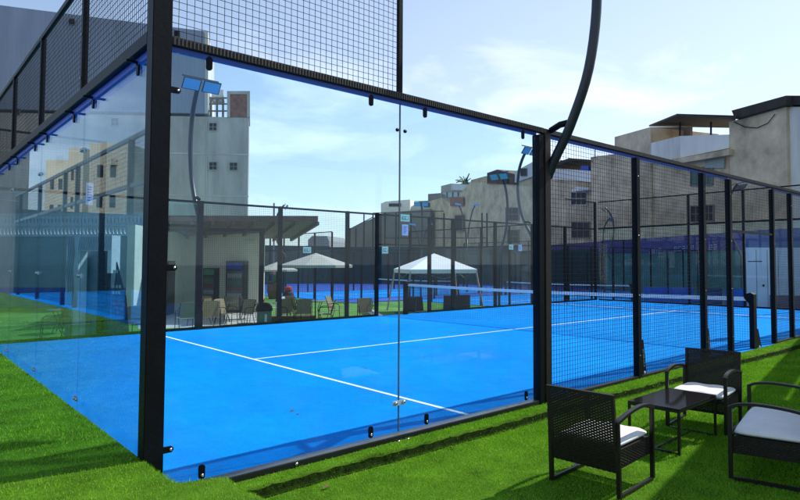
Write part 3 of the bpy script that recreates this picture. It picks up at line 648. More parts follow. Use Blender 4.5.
# sloping roof
f0, f1 = at(318, 221.5, 23.5), at(150, 221, 23.5); r0, r1 = at(291, 238.5, 29.5), at(150, 240, 29.5)
MB().prism([f0, f1, r1, r0], (0, 0, .22)).build('roof', WOOD, club)
b = MB()
for k in range(9):
    t = k / 8; p = f1.lerp(f0, t); q = r1.lerp(r0, t); b.bar(p + Vector((0, 0, -.07)), q + Vector((0, 0, -.07)), .10, .13)
b.build('rafter', WOOD, club)
pf = at(261, 300, 23.2); b = MB(); b.box(pf.x - .07, pf.x + .07, pf.y - .07, pf.y + .07, LO, at(261, 229, 23.2).z); b.build('porch_post', STEEL, club)
b = MB(); b.bar(at(263, 230, 23.2), at(152, 230, 23.2), .12, .12); b.build('porch_beam', STEEL, club)
# doorway in the lit wall and a socket line
d0, d1 = Pl.p(168.5, 261, -.03), Pl.p(175.5, 261, -.03)
MB().prism([low(d0, LO), low(d1, LO), d1, d0], Pl.n * .06).build('door', mat('dark_brown_door', (.035, .022, .018), .5), club)
b = MB(); p = Pc.p(246, 240.5, -.1); b.prism([p, Pc.p(253, 240.5, -.1), Pc.p(253, 244, -.1), Pc.p(246, 244, -.1)], Pc.n * .12); b.build('wall_lamp', WHITE, club)
# drinks coolers
def cooler(u0, u1, v0, D, label):
    pl = Plane(Pc.p(u0, 250, -.3), Pc.p(u1, 250, -.3)); pl.n = Pc.n; a = Pc.p(u0, v0, -.3); c = Pc.p(u1, v0, -.3); base = low((a + c) / 2, PZ)
    o = empty('drinks_cooler', base, 0, label, 'fridge', 'drinks coolers on the clubhouse wall')
    MB().prism([low(a, PZ), low(c, PZ), Vector((c.x, c.y, a.z)), Vector((a.x, a.y, a.z))], Pc.n * .28).build('cabinet', mat('black_cooler_body', (.02, .03, .03), .4), o)
    g = lambda s, t: Vector((a.x + (c.x - a.x) * s, a.y + (c.y - a.y) * s, PZ + (a.z - PZ) * t)) - Pc.n * .02
    MB().prism([g(.08, .12), g(.92, .12), g(.92, .80), g(.08, .80)], Pc.n * .015).build('glass_door', PANEW, o)
    cols = [mat('cooler_stock_red', (.25, .05, .05)), mat('cooler_stock_green', (.06, .22, .14)), mat('cooler_stock_white', (.4, .42, .45))]
    for k in range(5):
        m_ = cols[(k + (u0 > 215)) % 3]; q = MB(); t = .16 + k * .128
        for i in range(7):
            s0 = .13 + i * .11; q.prism([g(s0, t), g(s0 + .07, t), g(s0 + .07, t + .08), g(s0, t + .08)], -Pc.n * .012)
        q.build('bottle_row', m_, o)
        q = MB(); q.prism([g(.09, t - .02), g(.91, t - .02), g(.91, t - .008), g(.09, t - .008)], -Pc.n * .014); q.build('shelf', FRAMEW, o)
    q = MB(); q.prism([g(.08, .84), g(.92, .84), g(.92, .97), g(.08, .97)], -Pc.n * .01); q.build('header_panel', BLUEB if u0 > 215 else GREENB, o)
cooler(226, 244.5, 261, 27, 'tall dark drinks cooler with red and pale rows, right of the pair')
cooler(203, 215.5, 268, 27, 'shorter green tinted drinks cooler, left of the pair')

# patio chairs and tables
def sling_chair():
    o = empty('patio_chair', (0, 0, 0), 0, 'x', 'chair', 'tan sling chairs on the patio')
    for s in (-1, 1):
        x = s * .27
        b = MB(); b.tube(bezier([(x, .27, 0), (x, .24, .35), (x, .22, .62), (x, 0, .66), (x, -.22, .64)], 4), .012, 6); b.tube(bezier([(x, -.30, 0), (x, -.18, .35), (x, -.22, .64), (x * .95, -.34, .92)], 4), .012, 6); b.build('side_frame', STEEL, o, True)
    b = MB(); b.prism([(-.25, .24, .42), (.25, .24, .42), (.25, -.20, .39), (-.25, -.20, .39)], (0, 0, .012)); b.build('seat', SLING, o, True)
    pts = [(-.25, -.20, .42), (.25, -.20, .42), (.24, -.335, .90), (.15, -.345, .925), (-.15, -.345, .925), (-.24, -.335, .90)]
    b = MB(); b.prism(pts, (0, .012, .004)); b.build('backrest', SLING, o, True)
    return o
sc = sling_chair(); first = True
def gpt(u, v, z=LO):
    r = FW + RT * ((u - CX) / FPX) + UP * ((CY - v) / FPX); t = (z - CAM.z) / r.z; return CAM + r * t
spots = [(186, 331, 40, 'tan patio chair just left of the thick far fence post'), (211, 330, 205, 'tan patio chair with its back to the court, right of the thick far fence post'),
         (226, 326, 250, 'tan patio chair between the two drinks coolers'), (243, 327, 160, 'tan patio chair in front of the taller drinks cooler'), (256, 323, 100, 'tan patio chair nearest the rubbish bin on its left'),
         (207, 320, 10, 'tan patio chair behind the patio table, partly hidden'), (290, 326, 230, 'tan patio chair under the left rim of the large umbrella'), (303, 327, 190, 'tan patio chair with its back to the court under the large umbrella'),
         (326, 326, 100, 'tan patio chair right of the umbrella pole'), (232, 320, 20, 'tan patio chair behind the table in front of the drinks coolers'), (199, 325, 80, 'tan patio chair half hidden behind the thick far fence post'), (250, 319, 300, 'tan patio chair against the wall between the cooler and the porch post'), (296, 320, 330, 'tan patio chair on the far side of the table under the large umbrella'), (336, 321, 260, 'tan patio chair farther back right of the umbrella pole'), (366, 325, 200, 'lone tan patio chair right of the white line'), (52, 339, 120, 'patio chair seen through the left glass, leftmost'), (76, 339, 240, 'patio chair seen through the left glass below the striped portal'), (128, 337, 60, 'patio chair seen through the back glass nearest the corner post')]
for i, (u, v, rz, lb) in enumerate(spots):
    o = sc if i == 0 else copy_tree(sc); p = gpt(u, v); place(o, p.x, p.y, LO + .008, YAW - pi / 2 + R(rz)); o['label'] = lb
def ptable(u, v, label):
    p = gpt(u, v); o = empty('patio_table', (p.x, p.y, LO + .008), 0, label, 'table', 'round patio tables')
    MB().lathe([(.48, .70), (.50, .71), (.50, .73), (.48, .74)], n=28).build('tabletop', mat('grey_glass_top', (.20, .22, .22), .15), o, True)
    b = MB(); [b.tube([(.38 * math.cos(t), .38 * math.sin(t), 0), (.22 * math.cos(t), .22 * math.sin(t), .4), (.38 * math.cos(t), .38 * math.sin(t), .70)], .013, 6) for t in (0.4, 1.97, 3.54, 5.1)]; b.build('leg_frame', STEEL, o, True)
ptable(222, 322, 'round patio table before the drinks coolers'); ptable(314, 320, 'round patio table under the large umbrella'); ptable(64, 333, 'round patio table seen through the left glass')
# umbrellas
def umbrella(u, D, rw, label, vap):
    top = at(u, vap, D); o = empty('patio_umbrella', (top.x, top.y, LO), 0, label, 'umbrella', 'grey beige patio umbrellas'); H = top.z - LO; r = rw; n = 8
    b = MB(); vs = [(0, 0, H)] + [(r * .5 * math.cos(2 * pi * k / n), r * .5 * math.sin(2 * pi * k / n), H - .21) for k in range(n)] + [(r * math.cos(2 * pi * k / n), r * math.sin(2 * pi * k / n), H - .42) for k in range(n)] + [(r * .99 * math.cos(2 * pi * k / n), r * .99 * math.sin(2 * pi * k / n), H - .50) for k in range(n)]
    fs = [(0, 1 + k, 1 + (k + 1) % n) for k in range(n)] + [(1 + k, 1 + n + k, 1 + n + (k + 1) % n, 1 + (k + 1) % n) for k in range(n)] + [(1 + n + k, 1 + 2 * n + k, 1 + 2 * n + (k + 1) % n, 1 + n + (k + 1) % n) for k in range(n)]
    vs2 = [(x, y, z - .012) for x, y, z in vs]; b.add(vs, fs); b.add(vs2, [f[::-1] for f in fs]); b.build('canopy', UMB, o, True)
    MB().tube([(0, 0, 0), (0, 0, H - .02)], .022, 10).build('pole', STEEL, o, True); MB().lathe([(.25, 0), (.25, .05), (.05, .09), (.04, .2)], n=18).build('base', STEEL, o, True)
    b = MB(); [b.bar((0, 0, H - .06), (r * .97 * math.cos(2 * pi * k / n), r * .97 * math.sin(2 * pi * k / n), H - .46), .018) for k in range(n)]; b.build('rib_set', STEEL, o, True)
umbrella(316, 21, 1.28, 'large grey beige patio umbrella open over a table on the green turf', 253)
umbrella(277, 33, 1.15, 'smaller pale patio umbrella farther back beside the clubhouse wall', 262)
# bin
p = gpt(264, 327); o = empty('litter_bin', (p.x, p.y, LO), YAW - pi / 2, 'round green rubbish bin with black domed lid by the porch post', 'bin')
MB().lathe([(.20, 0), (.235, .03), (.24, .52), (.235, .55)], n=20).build('barrel', mat('grey_green_bin', (.10, .20, .15), .5), o, True)
MB().lathe([(.27, .55), (.275, .60), (.26, .70), (.20, .78), (.10, .83), (.01, .84)], n=20).build('lid', STEEL, o, True)
b = MB(); b.box(.10, .17, -.243, -.215, .12, .45); b.build('bin_label', WHITE, o, True)
# wooden low bench box
a, c = gpt(269, 325, LO), gpt(316, 324, LO)
b = MB(); b.bar(a + Vector((0, 0, .16)), c + Vector((0, 0, .16)), .38, .30); tag(b.build('timber_planter', WOOD), 'long low brown timber edging box below the far fence', 'planter')
# white garden chair, bag, small table
p = gpt(278, 318); o = empty('garden_chair', (p.x, p.y, LO), YAW - pi / 2 + R(80), 'white plastic garden chair beside the bin', 'chair'); b = MB()
for x in (-.22, .22): b.bar((x, .2, 0), (x, .2, .62), .035); b.bar((x, -.2, 0), (x, -.26, .85), .035); b.bar((x, -.22, .62), (x, .2, .62), .04)
b.build('frame', WHITE, o, True); b = MB(); b.box(-.22, .22, -.2, .2, .40, .43); b.build('seat', WHITE, o, True); b = MB(); b.prism([(-.2, -.21, .45), (.2, -.21, .45), (.17, -.27, .86), (-.17, -.27, .86)], (0, .02, 0)); b.build('backrest', WHITE, o, True)
p = gpt(288, 317); o = empty('jacket_on_stand', (p.x, p.y, LO), 0, 'dark bag with a red top hanging at chair height left of the umbrella table', 'bag')
MB().lathe([(.05, .45), (.22, .5), (.26, .75), (.2, .98), (.1, 1.05)], n=12).build('bag_body', mat('black_cloth', (.015, .015, .02), .8), o, True); MB().lathe([(.10, 1.05), (.16, 1.1), (.15, 1.2), (.06, 1.25)], n=12).build('red_top', RED, o, True)
b = MB(); [b.tube([(x, y, 0), (x * .4, y * .4, .5)], .012, 6) for x, y in ((.2, .2), (-.2, .2), (0, -.25))]; b.build('stand', STEEL, o, True)
p = gpt(274, 299); o = empty('planter_pot', (p.x, p.y, LO), 0, 'brown pot with a pink flowering plant under the small umbrella', 'potted plant')
MB().lathe([(.3, 0), (.42, .5), (.4, .9), (.36, .9)], n=14).build('pot', WOOD, o, True); b = MB(); rg = random.Random(4)
for k in range(60):
    t = rg.uniform(0, 2 * pi); r = rg.uniform(.05, .35); z = rg.uniform(.9, 1.8); c = Vector((r * math.cos(t), r * math.sin(t), z)); v = Vector((rg.uniform(-1, 1), rg.uniform(-1, 1), rg.uniform(-1, 1))) * .14; w2 = Vector((rg.uniform(-1, 1), rg.uniform(-1, 1), rg.uniform(-1, 1))) * .1; b.quad(c - v, c + w2, c + v, c - w2)
b.build('foliage', LEAF, o, True)
b = MB()
for k in range(16):
    t = rg.uniform(0, 2 * pi); r = rg.uniform(.0, .2); c = Vector((r * math.cos(t), r * math.sin(t), rg.uniform(1.5, 1.9))); b.lathe([(.02, -.05), (.07, 0), (.02, .05)], c, 6)
b.build('flower', mat('pink_flower', (.65, .25, .35), .7), o, True)

# portal, banner and breeze-block wall seen through the back glass
Pp = Plane(at(110, 250, 17.2), at(66, 250, 17.6))
p = (Pp.p(66, 250) + Pp.p(112, 250)) / 2; o = empty('striped_portal', low(p), 0, 'white portal with dark zigzag stripes round an open doorway, seen through the back glass', 'portal')
a0, a1, a2, a3 = Pp.p(67, 236), Pp.p(79, 236), Pp.p(108, 236), Pp.p(112, 236); zt = a0.z; zi = Pp.p(80, 251).z
def vp(p, z): return Vector((p.x, p.y, z))
b = MB(); b.prism([vp(a0, LO), vp(a1, LO), vp(a1, zi), vp(a2, zi), vp(a2, LO + 1.9), vp(a3, LO + 1.9), vp(a3, zt), vp(a0, zt)], Pp.n * .3); b.build('surround', WHITE, o)
b = MB(); rg = random.Random(2)
for k in range(6):
    s = .06 + k * .1
    for j in range(6):
        p1 = a0.lerp(a1, min(1, max(0, (s + .12 * (j % 2))))); p2 = a0.lerp(a1, min(1, max(0, s + .12 * ((j + 1) % 2)))); z1 = LO + (zt - LO) * j / 6; z2 = LO + (zt - LO) * (j + 1) / 6
        b.bar(vp(p1, z1) - Pp.n * .006, vp(p2, z2) - Pp.n * .006, .008, .009, up=(0, 0, 1))
for k in range(22):
    t = k / 22; p1 = a1.lerp(a3, t); p2 = a1.lerp(a3, min(1, t + .05)); b.bar(vp(p1, zi + .02) - Pp.n * .006, vp(p2, zt - .02) - Pp.n * .006, .008, .008)
b.build('stripe_pattern', mat('dark_stripe_paint', (.05, .07, .08), .7), o)
b = MB(); b.prism([vp(Pp.p(80, 300, .4), LO), vp(Pp.p(100, 300, .4), LO), vp(Pp.p(100, 300, .4), zi), vp(Pp.p(80, 300, .4), zi)], Pp.n * .05); b.build('door_leaf', mat('blue_grey_door', (.16, .24, .30), .4), o)
b = MB(); b.prism([vp(Pp.p(101, 300, .1), LO), vp(Pp.p(107.5, 300, .1), LO), vp(Pp.p(107.5, 300, .1), zi), vp(Pp.p(101, 300, .1), zi)], Pp.n * .1); b.build('door_jamb', STEEL, o)
Pf = Plane(at(130, 250, 16.2), at(104, 250, 16.6)); p = Pf.p(117, 250)
o = empty('feather_flag', low(p), 0, 'dark tapering feather flag with pale lettering and red marks beside the striped portal', 'flag')
MB().prism([vp(Pf.p(109, 300), LO + .25), vp(Pf.p(130, 300), LO + .25), vp(Pf.p(126, 300), LO + 1.3), vp(Pf.p(117, 262), Pf.p(117, 262).z)], Pf.n * .01).build('flag_cloth', mat('dark_flag_cloth', (.02, .03, .07), .7), o)
b = MB(); b.tube([vp(p, LO), vp(p, Pf.p(117, 262).z)], .015, 6); b.build('flag_pole', STEEL, o)
b = MB()
for (u0, u1, v0, n_) in ((113, 118, 270, 2), (112, 122, 285, 3), (112, 121, 291, 3)):
    for k in range(n_):
        q0 = u0 + (u1 - u0) * k / n_; b.prism([Pf.p(q0, v0, -.01), Pf.p(q0 + 2.2, v0, -.01), Pf.p(q0 + 2.2, v0 + 3, -.01), Pf.p(q0, v0 + 3, -.01)], Pf.n * .006)
b.build('lettering', mat('pale_lettering', (.5, .6, .68), .6), o)
b = MB(); [b.prism([Pf.p(u, v, -.012), Pf.p(u + 3, v + 1, -.012), Pf.p(u + 3, v + 3, -.012), Pf.p(u, v + 3, -.012)], Pf.n * .008) for u, v in ((113, 302), (118, 300), (123, 303), (115, 306), (120, 307), (116, 311))]; b.build('red_mark', RED, o)

Pb = Plane(at(137, 250, 29), at(-30, 250, 30)); a, c = Pb.p(150, 235), Pb.p(-60, 235)
o = empty('breeze_block_wall', low((a + c) / 2), 0, 'pale teal garden wall topped by a band of white pierced blocks', 'wall')
MB().prism([low(a), low(c), vp(c, Pb.p(60, 236).z), vp(a, Pb.p(60, 236).z)], Pb.n * .3).build('wall_base', TEALW, o)
b = MB(); z0, z1 = Pb.p(60, 235.8).z, Pb.p(60, 216).z; L_ = (c - a).length; dd = (c - a) / L_; dd.z = 0; nb = 58; zs = (z1 - z0) / 2
for r_ in range(2):
    for k in range(nb):
        p = vp(a + dd * (k + .5) * L_ / nb, z0 + zs * (r_ + .5)); hw = L_ / nb / 2; hz = zs / 2
        b.tube([p + dd * hw * .8 * math.cos(t) + Vector((0, 0, hz * .8 * math.sin(t))) for t in [2 * pi * i / 10 for i in range(11)]], .035, 5)
        b.bar(p - dd * hw - Vector((0, 0, hz)), p + dd * hw - Vector((0, 0, hz)), .1, .05); b.bar(p - dd * hw - Vector((0, 0, hz)), p - dd * hw + Vector((0, 0, hz)), .05, .05)
b.build('pierced_block_band', WHITE, o)
b = MB(); b.prism([vp(a, z1), vp(c, z1), vp(c, z1 + .15), vp(a, z1 + .15)], Pb.n * .3); b.build('coping', PALE, o)
b = MB(); b.prism([vp(a, LO) - Pb.n * .02, vp(c, LO) - Pb.n * .02, vp(c, LO + 1.0) - Pb.n * .02, vp(a, LO + 1.0) - Pb.n * .02], -Pb.n * .03); b.build('blue_skirting', BLUEB, o)

# ------------------------------------------------------------------ gazebo tent
def gazebo():
    c = at(434, 300, 27); o = empty('gazebo_tent', (c.x, c.y, LO), YAW + R(20), 'white pop-up gazebo with splayed legs beyond the net', 'gazebo'); s = 1.50; ez = 1.27 - LO; az = at(434, 253.3, 27).z - LO
    b = MB(); C4 = [(-s, -s), (s, -s), (s, s), (-s, s)]
    vs = [(0, 0, az)] + [(x, y, ez) for x, y in C4] + [(x, y, ez - .17) for x, y in C4]; vs2 = [(x, y, z - .01) if i == 0 else (x * .99, y * .99, z) for i, (x, y, z) in enumerate(vs)]
    fs = [(0, 1 + k, 1 + (k + 1) % 4) for k in range(4)] + [(1 + k, 5 + k, 5 + (k + 1) % 4, 1 + (k + 1) % 4) for k in range(4)]
    b.add(vs, fs); b.add(vs2, [f[::-1] for f in fs]); b.build('canopy', TENT, o, True)
    for x, y in C4: MB().bar((x * .97, y * .97, ez - .02), (x * 1.16, y * 1.16, 0), .06).build('leg', mat('mauve_grey_leg', (.30, .25, .30), .5), o, True)
    b = MB()
    for k in range(4):
        (x0, y0), (x1, y1) = C4[k], C4[(k + 1) % 4]; b.bar((x0 * .96, y0 * .96, ez - .05), ((x0 + x1) * .48, (y0 + y1) * .48, ez - .40), .02); b.bar((x1 * .96, y1 * .96, ez - .05), ((x0 + x1) * .48, (y0 + y1) * .48, ez - .40), .02)
    b.build('scissor_frame', FRAMEW, o, True)
gazebo()
# dark folding seats in front of the gazebo
def seat(u, v, rz, lb):
    p = gpt(u, v); o = empty('folding_chair', (p.x, p.y, LO), YAW - pi / 2 + R(rz), lb, 'chair', 'dark chairs by the gazebo')
    D = mat('dark_canvas', (.018, .022, .03), .8)
    b = MB(); b.box(-.28, .28, -.26, .26, .36, .40); b.build('seat', D, o, True); b = MB(); b.prism([(-.28, -.26, .40), (.28, -.26, .40), (.26, -.38, .92), (-.26, -.38, .92)], (0, .03, 0)); b.build('backrest', D, o, True)
    b = MB(); [b.bar((x, .24, 0), (x, -.24, .38), .025) for x in (-.26, .26)]; [b.bar((x, -.28, 0), (x, .24, .38), .025) for x in (-.24, .24)]; b.build('leg_frame', STEEL, o, True)
seat(405, 323, 150, 'dark folding chair at the left legs of the gazebo'); seat(418, 322, 200, 'dark folding chair just right of the far net post'); seat(450, 320, 180, 'dark folding chair under the middle of the gazebo'); seat(462, 319, 170, 'dark folding chair right of the middle of the gazebo')

# ------------------------------------------------------------------ neighbouring courts
def court2(x0, y0, nx, label, group='neighbouring padel courts', z=LO, wd=10, ln=20, vertical=False, name='second_court'):
    sx_, sy_ = (wd, ln) if vertical else (ln, wd)
    s = MB().box(x0, x0 + sx_, y0, y0 + sy_, z - .1, z + .03).build(name + '_surface', COURT); tag(s, kind='structure')
    m = MB(); zz = z + .03
    if not vertical:
        for x in (x0 + 3.0, x0 + 17.0): m.box(x, x + .05, y0 + .1, y0 + wd - .1, zz, zz + .004)
        m.box(x0 + 3.05, x0 + 17.0, y0 + wd / 2, y0 + wd / 2 + .05, zz, zz + .004); tag(m.build(name + '_markings', WHITE), kind='structure')
    o = empty('neighbour_cage', (x0 + sx_ / 2, y0 + sy_ / 2, z), 0, label, 'fence', group)
    H = z + 3.0
    def run(ax, fixed, a0, a1):
        n = round((a1 - a0) / 2)
        b = MB()
        for k in range(n + 1):
            t = a0 + (a1 - a0) * k / n; q = MB()
            (q.box(t - .04, t + .04, fixed - .04, fixed + .04, z, H) if ax == 'x' else q.box(fixed - .04, fixed + .04, t - .04, t + .04, z, z + 4.0)); q.build('post', STEEL, o)
        if ax == 'x':
            b.box(a0, a1, fixed - .025, fixed + .025, H, H + .05); b.build('top_rail', STEEL, o)
            wires(MB(), (a0, fixed, z + .05), (1, 0, 0), (0, 0, 1), a1 - a0, 2.9, .1, .006).build('mesh_panel', WIRE, o)
        else:
            b.box(fixed - .025, fixed + .025, a0, a1, z + 4.0, z + 4.05); b.box(fixed - .025, fixed + .025, a0, a1, H, H + .05); b.build('top_rail', STEEL, o)
            MB().box(fixed - .005, fixed + .005, a0 + .05, a1 - .05, z + .05, H - .02).build('glass_panel', GLASS, o)
            wires(MB(), (fixed, a0, H + .05), (0, 1, 0), (0, 0, 1), a1 - a0, .95, .1, .006).build('mesh_panel', WIRE, o)
    run('x', y0, x0, x0 + sx_); run('x', y0 + sy_, x0, x0 + sx_); run('y', x0, y0 + .1, y0 + sy_ - .1); run('y', x0 + sx_, y0 + .1, y0 + sy_ - .1)
    return o
tag(MB().box(20.6, 62, W + 1.5, 13.4, LO - .1, LO + .02).build('court_surround', BLUEB), kind='structure')
tag(MB().box(17.3, 62, 23.8, 70, LO - .1, LO + .022).build('court_surround', BLUEB), kind='structure')
court2(20.8, 13.6, 0, 'black cage of the second court seen right of the gazebo', name='second_court')
make_net(29.0, 13.8, 23.4, LO + .03, 'padel_net', 'white taped net of the second court, seen above the main net', 'padel nets', pitch=.09, wv=.004, detail=False)
court2(17.5, 26.5, 0, 'black cage of the third court seen past the large umbrella', name='third_court')
make_net(27.5, 26.7, 36.3, LO + .03, 'padel_net', 'net of the third court seen to the right of the large umbrella', 'padel nets', pitch=.09, wv=.004, detail=False)
# court to the left, seen as a reflection in the back glass
s = MB().box(-22.5, -2.5, -2, 26.9, .1, .284).build('left_court_surface', COURT); tag(s, kind='structure')
o = empty('left_court_fence', (-2.6, 10, .28), 0, 'cage wall of the left neighbouring court, parallel to the glass back wall', 'fence', 'neighbouring padel courts')
for y in (5.5, 10.55, 15.67, 17.3, 21.4, 25.5): MB().box(-2.68, -2.58, y - .06, y + .06, .28, 4.28).build('post', STEEL, o)
for z in (3.2, 4.26): MB().box(-2.66, -2.60, 3, 26.8, z, z + .09).build('top_rail', mat('grey_blue_steel', (.10, .13, .17), .5), o)
wires(MB(), (-2.63, 3, .35), (0, 1, 0), (0, 0, 1), 23.8, 2.85, .1, .005).build('mesh_panel', WIRE, o); wires(MB(), (-2.63, 3, 3.3), (0, 1, 0), (0, 0, 1), 23.8, .95, .1, .005).build('mesh_panel', WIRE, o)

tag(MB().box(-24, -2.7, 27, 27.2, .0, 3.8).build('windscreen', SCREEN), 'added dark screen that cuts off the reflected towers low in the back glass', 'screen', 'windscreens round the grounds')  # added blocker: darkens the lower reflection so the view through the glass shows
# ------------------------------------------------------------------ boundary walls and banner
def wallseg(name, pa, pb, z0, z1, th, m, label, cat, group=None):
    d = Vector((pb.x - pa.x, pb.y - pa.y, 0)).normalized(); n = Vector((-d.y, d.x, 0))
    if n.dot(Vector((pa.x, pa.y, 0)) - Vector((CAM.x, CAM.y, 0))) < 0: n = -n
    o = MB().prism([vp(pa, z0), vp(pb, z0), vp(pb, z1), vp(pa, z1)], n * th).build(name, m); tag(o, label, cat, group); return o, n
A = at(900, 250, 26); B = at(745, 250, 36); C_ = at(600, 250, 53); D_ = at(520, 250, 62); E_ = at(330, 250, 66); F_ = at(255, 250, 62)
wallseg('boundary_screen', A, B, LO, 2.2, .15, GSCREEN, 'green windscreen wall behind the white cabin', 'screen', 'windscreens round the grounds')
wallseg('boundary_screen', B, C_, LO, 2.6, .15, GSCREEN, 'green teal windscreen below the purple banner', 'screen', 'windscreens round the grounds')
wallseg('boundary_screen', C_, D_, LO, 2.8, .15, SCREEN, 'dark teal windscreen at the thick double post', 'screen', 'windscreens round the grounds')
wallseg('boundary_screen', D_, E_, LO, 3.3, .15, SCREEN, 'long dark teal windscreen behind the gazebo', 'screen', 'windscreens round the grounds')
wallseg('boundary_screen', E_, F_, LO, 3.4, .15, SCREEN, 'dark windscreen behind the small umbrella', 'screen', 'windscreens round the grounds')
PB = Plane(A, B); PC = Plane(B, C_)
o = empty('purple_banner', vp((B + C_) / 2, 2.0), 0, 'long purple banner with pale letters along the top of the green windscreen', 'banner')
b = MB(); b.prism([PC.p(748, 231, -.1), PC.p(543, 245.5, -.1), PC.p(543, 255, -.1), PC.p(748, 250, -.1)], PC.n * .04); b.build('banner_cloth', PURPLE, o)
BP = Plane(A, B); b = MB(); b.prism([BP.p(830, 226, -.1), BP.p(745, 231, -.1), BP.p(745, 250, -.1), BP.p(830, 251, -.1)], BP.n * .04); b.build('banner_cloth', mat('blue_banner_cloth', (.05, .09, .26), .7), o)
b = MB(); rg = random.Random(9)
def glyph(pl, u, v, h, k):
    w = h * .62; t = max(.7, h * .18)
    def rc(a0, b0, a1, b1): b.prism([pl.p(u + a0 * w, v + b0 * h, -.13), pl.p(u + a1 * w, v + b0 * h, -.13), pl.p(u + a1 * w, v + b1 * h, -.13), pl.p(u + a0 * w, v + b1 * h, -.13)], pl.n * .02)
    q = t / h
    if k == 'a': rc(.0, 0, .9, q); rc(.75, q, .95, 1); rc(0, .45, .74, .45 + q); rc(0, 1 - q, .74, 1); rc(0, .46 + q, .2, 1 - q)
    elif k == 'n': rc(0, 0, .2, 1); rc(.2, 0, .9, q); rc(.72, q, .92, 1)
    elif k == 'c': rc(0, 0, .2, 1); rc(.2, 0, .9, q); rc(.2, 1 - q, .9, 1)
    else: rc(0, 0, .2, 1); rc(.2, 0, .9, q); rc(.2, .45, .9, .45 + q); rc(.2, 1 - q, .9, 1); rc(.72, q, .92, .44)
for i, k in enumerate('anc'): glyph(PC, 649 + i * 4.6, 248.5 - i * .3, 6, k)
for i in range(5): glyph(PC, 674 + i * 4.2, 246.5 - i * .3, 5, 'ecace'[i])
for i in range(2): glyph(PC, 709 + i * 4.5, 244.5 - i * .3, 5.5, 'ea'[i])
for i in range(6): glyph(PC, 560 + i * 4.2, 252 - i * .25, 2.8, 'anceca'[i])
b.build('lettering', mat('pale_mauve_letter', (.26, .27, .45), .6), o)
# white cabin
PWp = Plane(at(745, 250, 24.8), at(830, 250, 23.6)); p = PWp.p(780, 300)
o = empty('white_cabin', low(p), 0, 'plain white cabin behind the far end of the main court', 'cabin'); a, c = PWp.p(745, 247.5), PWp.p(840, 248)
MB().prism([low(a), low(c), c, a], PWp.n * 3).build('wall', mat('white_cabin_panel', (.66, .68, .74), .5, 0, .05, 1), o)
b = MB(); [b.prism([vp(PWp.p(u, 260), LO + .1), vp(PWp.p(u + .5, 260), LO + .1), vp(PWp.p(u + .5, 260), a.z - .1), vp(PWp.p(u, 260), a.z - .1)], -PWp.n * .01) for u in (756, 767, 778, 790)]; b.build('panel_joint', FRAMEW, o)
b = MB(); b.prism([PWp.p(748, 261, -.02), PWp.p(762, 261, -.02), PWp.p(762, 261.8, -.02), PWp.p(748, 261.8, -.02)], PWp.n * .01); b.build('vent_slot', STEEL, o)
b = MB(); b.prism([PWp.p(762.5, 284.5, -.02), PWp.p(764.5, 284.5, -.02), PWp.p(764.5, 286.5, -.02), PWp.p(762.5, 286.5, -.02)], PWp.n * .01); b.build('lock', STEEL, o)
# blue boards at the foot
for i, (u0, u1) in enumerate(((644, 668), (670, 694), (700, 722), (726, 744))):
    p1, p2 = at(u0, 300, 26 - i * .5), at(u1, 300, 26 - i * .5); b = MB(); b.bar(vp(p1, -.0), vp(p2, -.0), .04, 1.0); tag(b.build('blue_board', BLUEB if i != 2 else mat('navy_board', (.02, .03, .12), .6)), ['low blue board behind the end wall, leftmost of the row', 'low blue board behind the end wall, second of the row', 'dark navy board in the row of low boards', 'low blue board behind the end wall beside the white cabin'][i], 'board', 'low boards behind the end wall')
b = MB(); p1, p2 = at(770, 303, 23.2), at(830, 303, 22.5); b.bar(vp(p1, -.1), vp(p2, -.1), .3, .8); tag(b.build('brown_bench', WOOD), 'low brown timber bench in front of the white cabin', 'bench')

# ------------------------------------------------------------------ buildings
def building(name, pl, uv, depth, m, label, group=None, base=None, off=0):
    """uv: facade outline, top edge only; the base drops to the ground"""
    top = [pl.p(u, v, off) for u, v in uv]; base = LO - .1 if base is None else base
    o = empty(name, low((top[0] + top[-1]) / 2), 0, label, 'building', group)
    MB().prism([vp(top[0], base)] + top + [vp(top[-1], base)], pl.n * depth).build('wall', m, o); return o
def win(o, pl, u0, v0, u1, v1, pane=DARKW, frame=FRAMEW, bars=2, off=0):
    a, b2, c, d = pl.p(u0, v0, off), pl.p(u1, v0, off), pl.p(u1, v1, off), pl.p(u0, v1, off); q = MB(); th = (a - d).length * .07; n = pl.n
    q.bar(a - n * .03, b2 - n * .03, .12, th, up=(0, 0, 1)); q.bar(d - n * .03, c - n * .03, .12, th); q.bar(a - n * .03, d - n * .03, th, .12, up=n); q.bar(b2 - n * .03, c - n * .03, th, .12, up=n)
    for k in range(1, bars): t = k / bars; q.bar(a.lerp(b2, t) - n * .03, d.lerp(c, t) - n * .03, th * .5, .05, up=n)
    if bars > 1: q.bar(a.lerp(d, .5) - n * .03, b2.lerp(c, .5) - n * .03, .05, th * .5)
    w_ = q.build('window', frame, o); q = MB(); q.prism([a, b2, c, d], -n * .015); q.build('pane', pane, w_)
def part(o, name, pl, uv, depth, m, off=0):
    return MB().prism([pl.p(u, v, off) for u, v in uv], pl.n * depth).build(name, m, o)

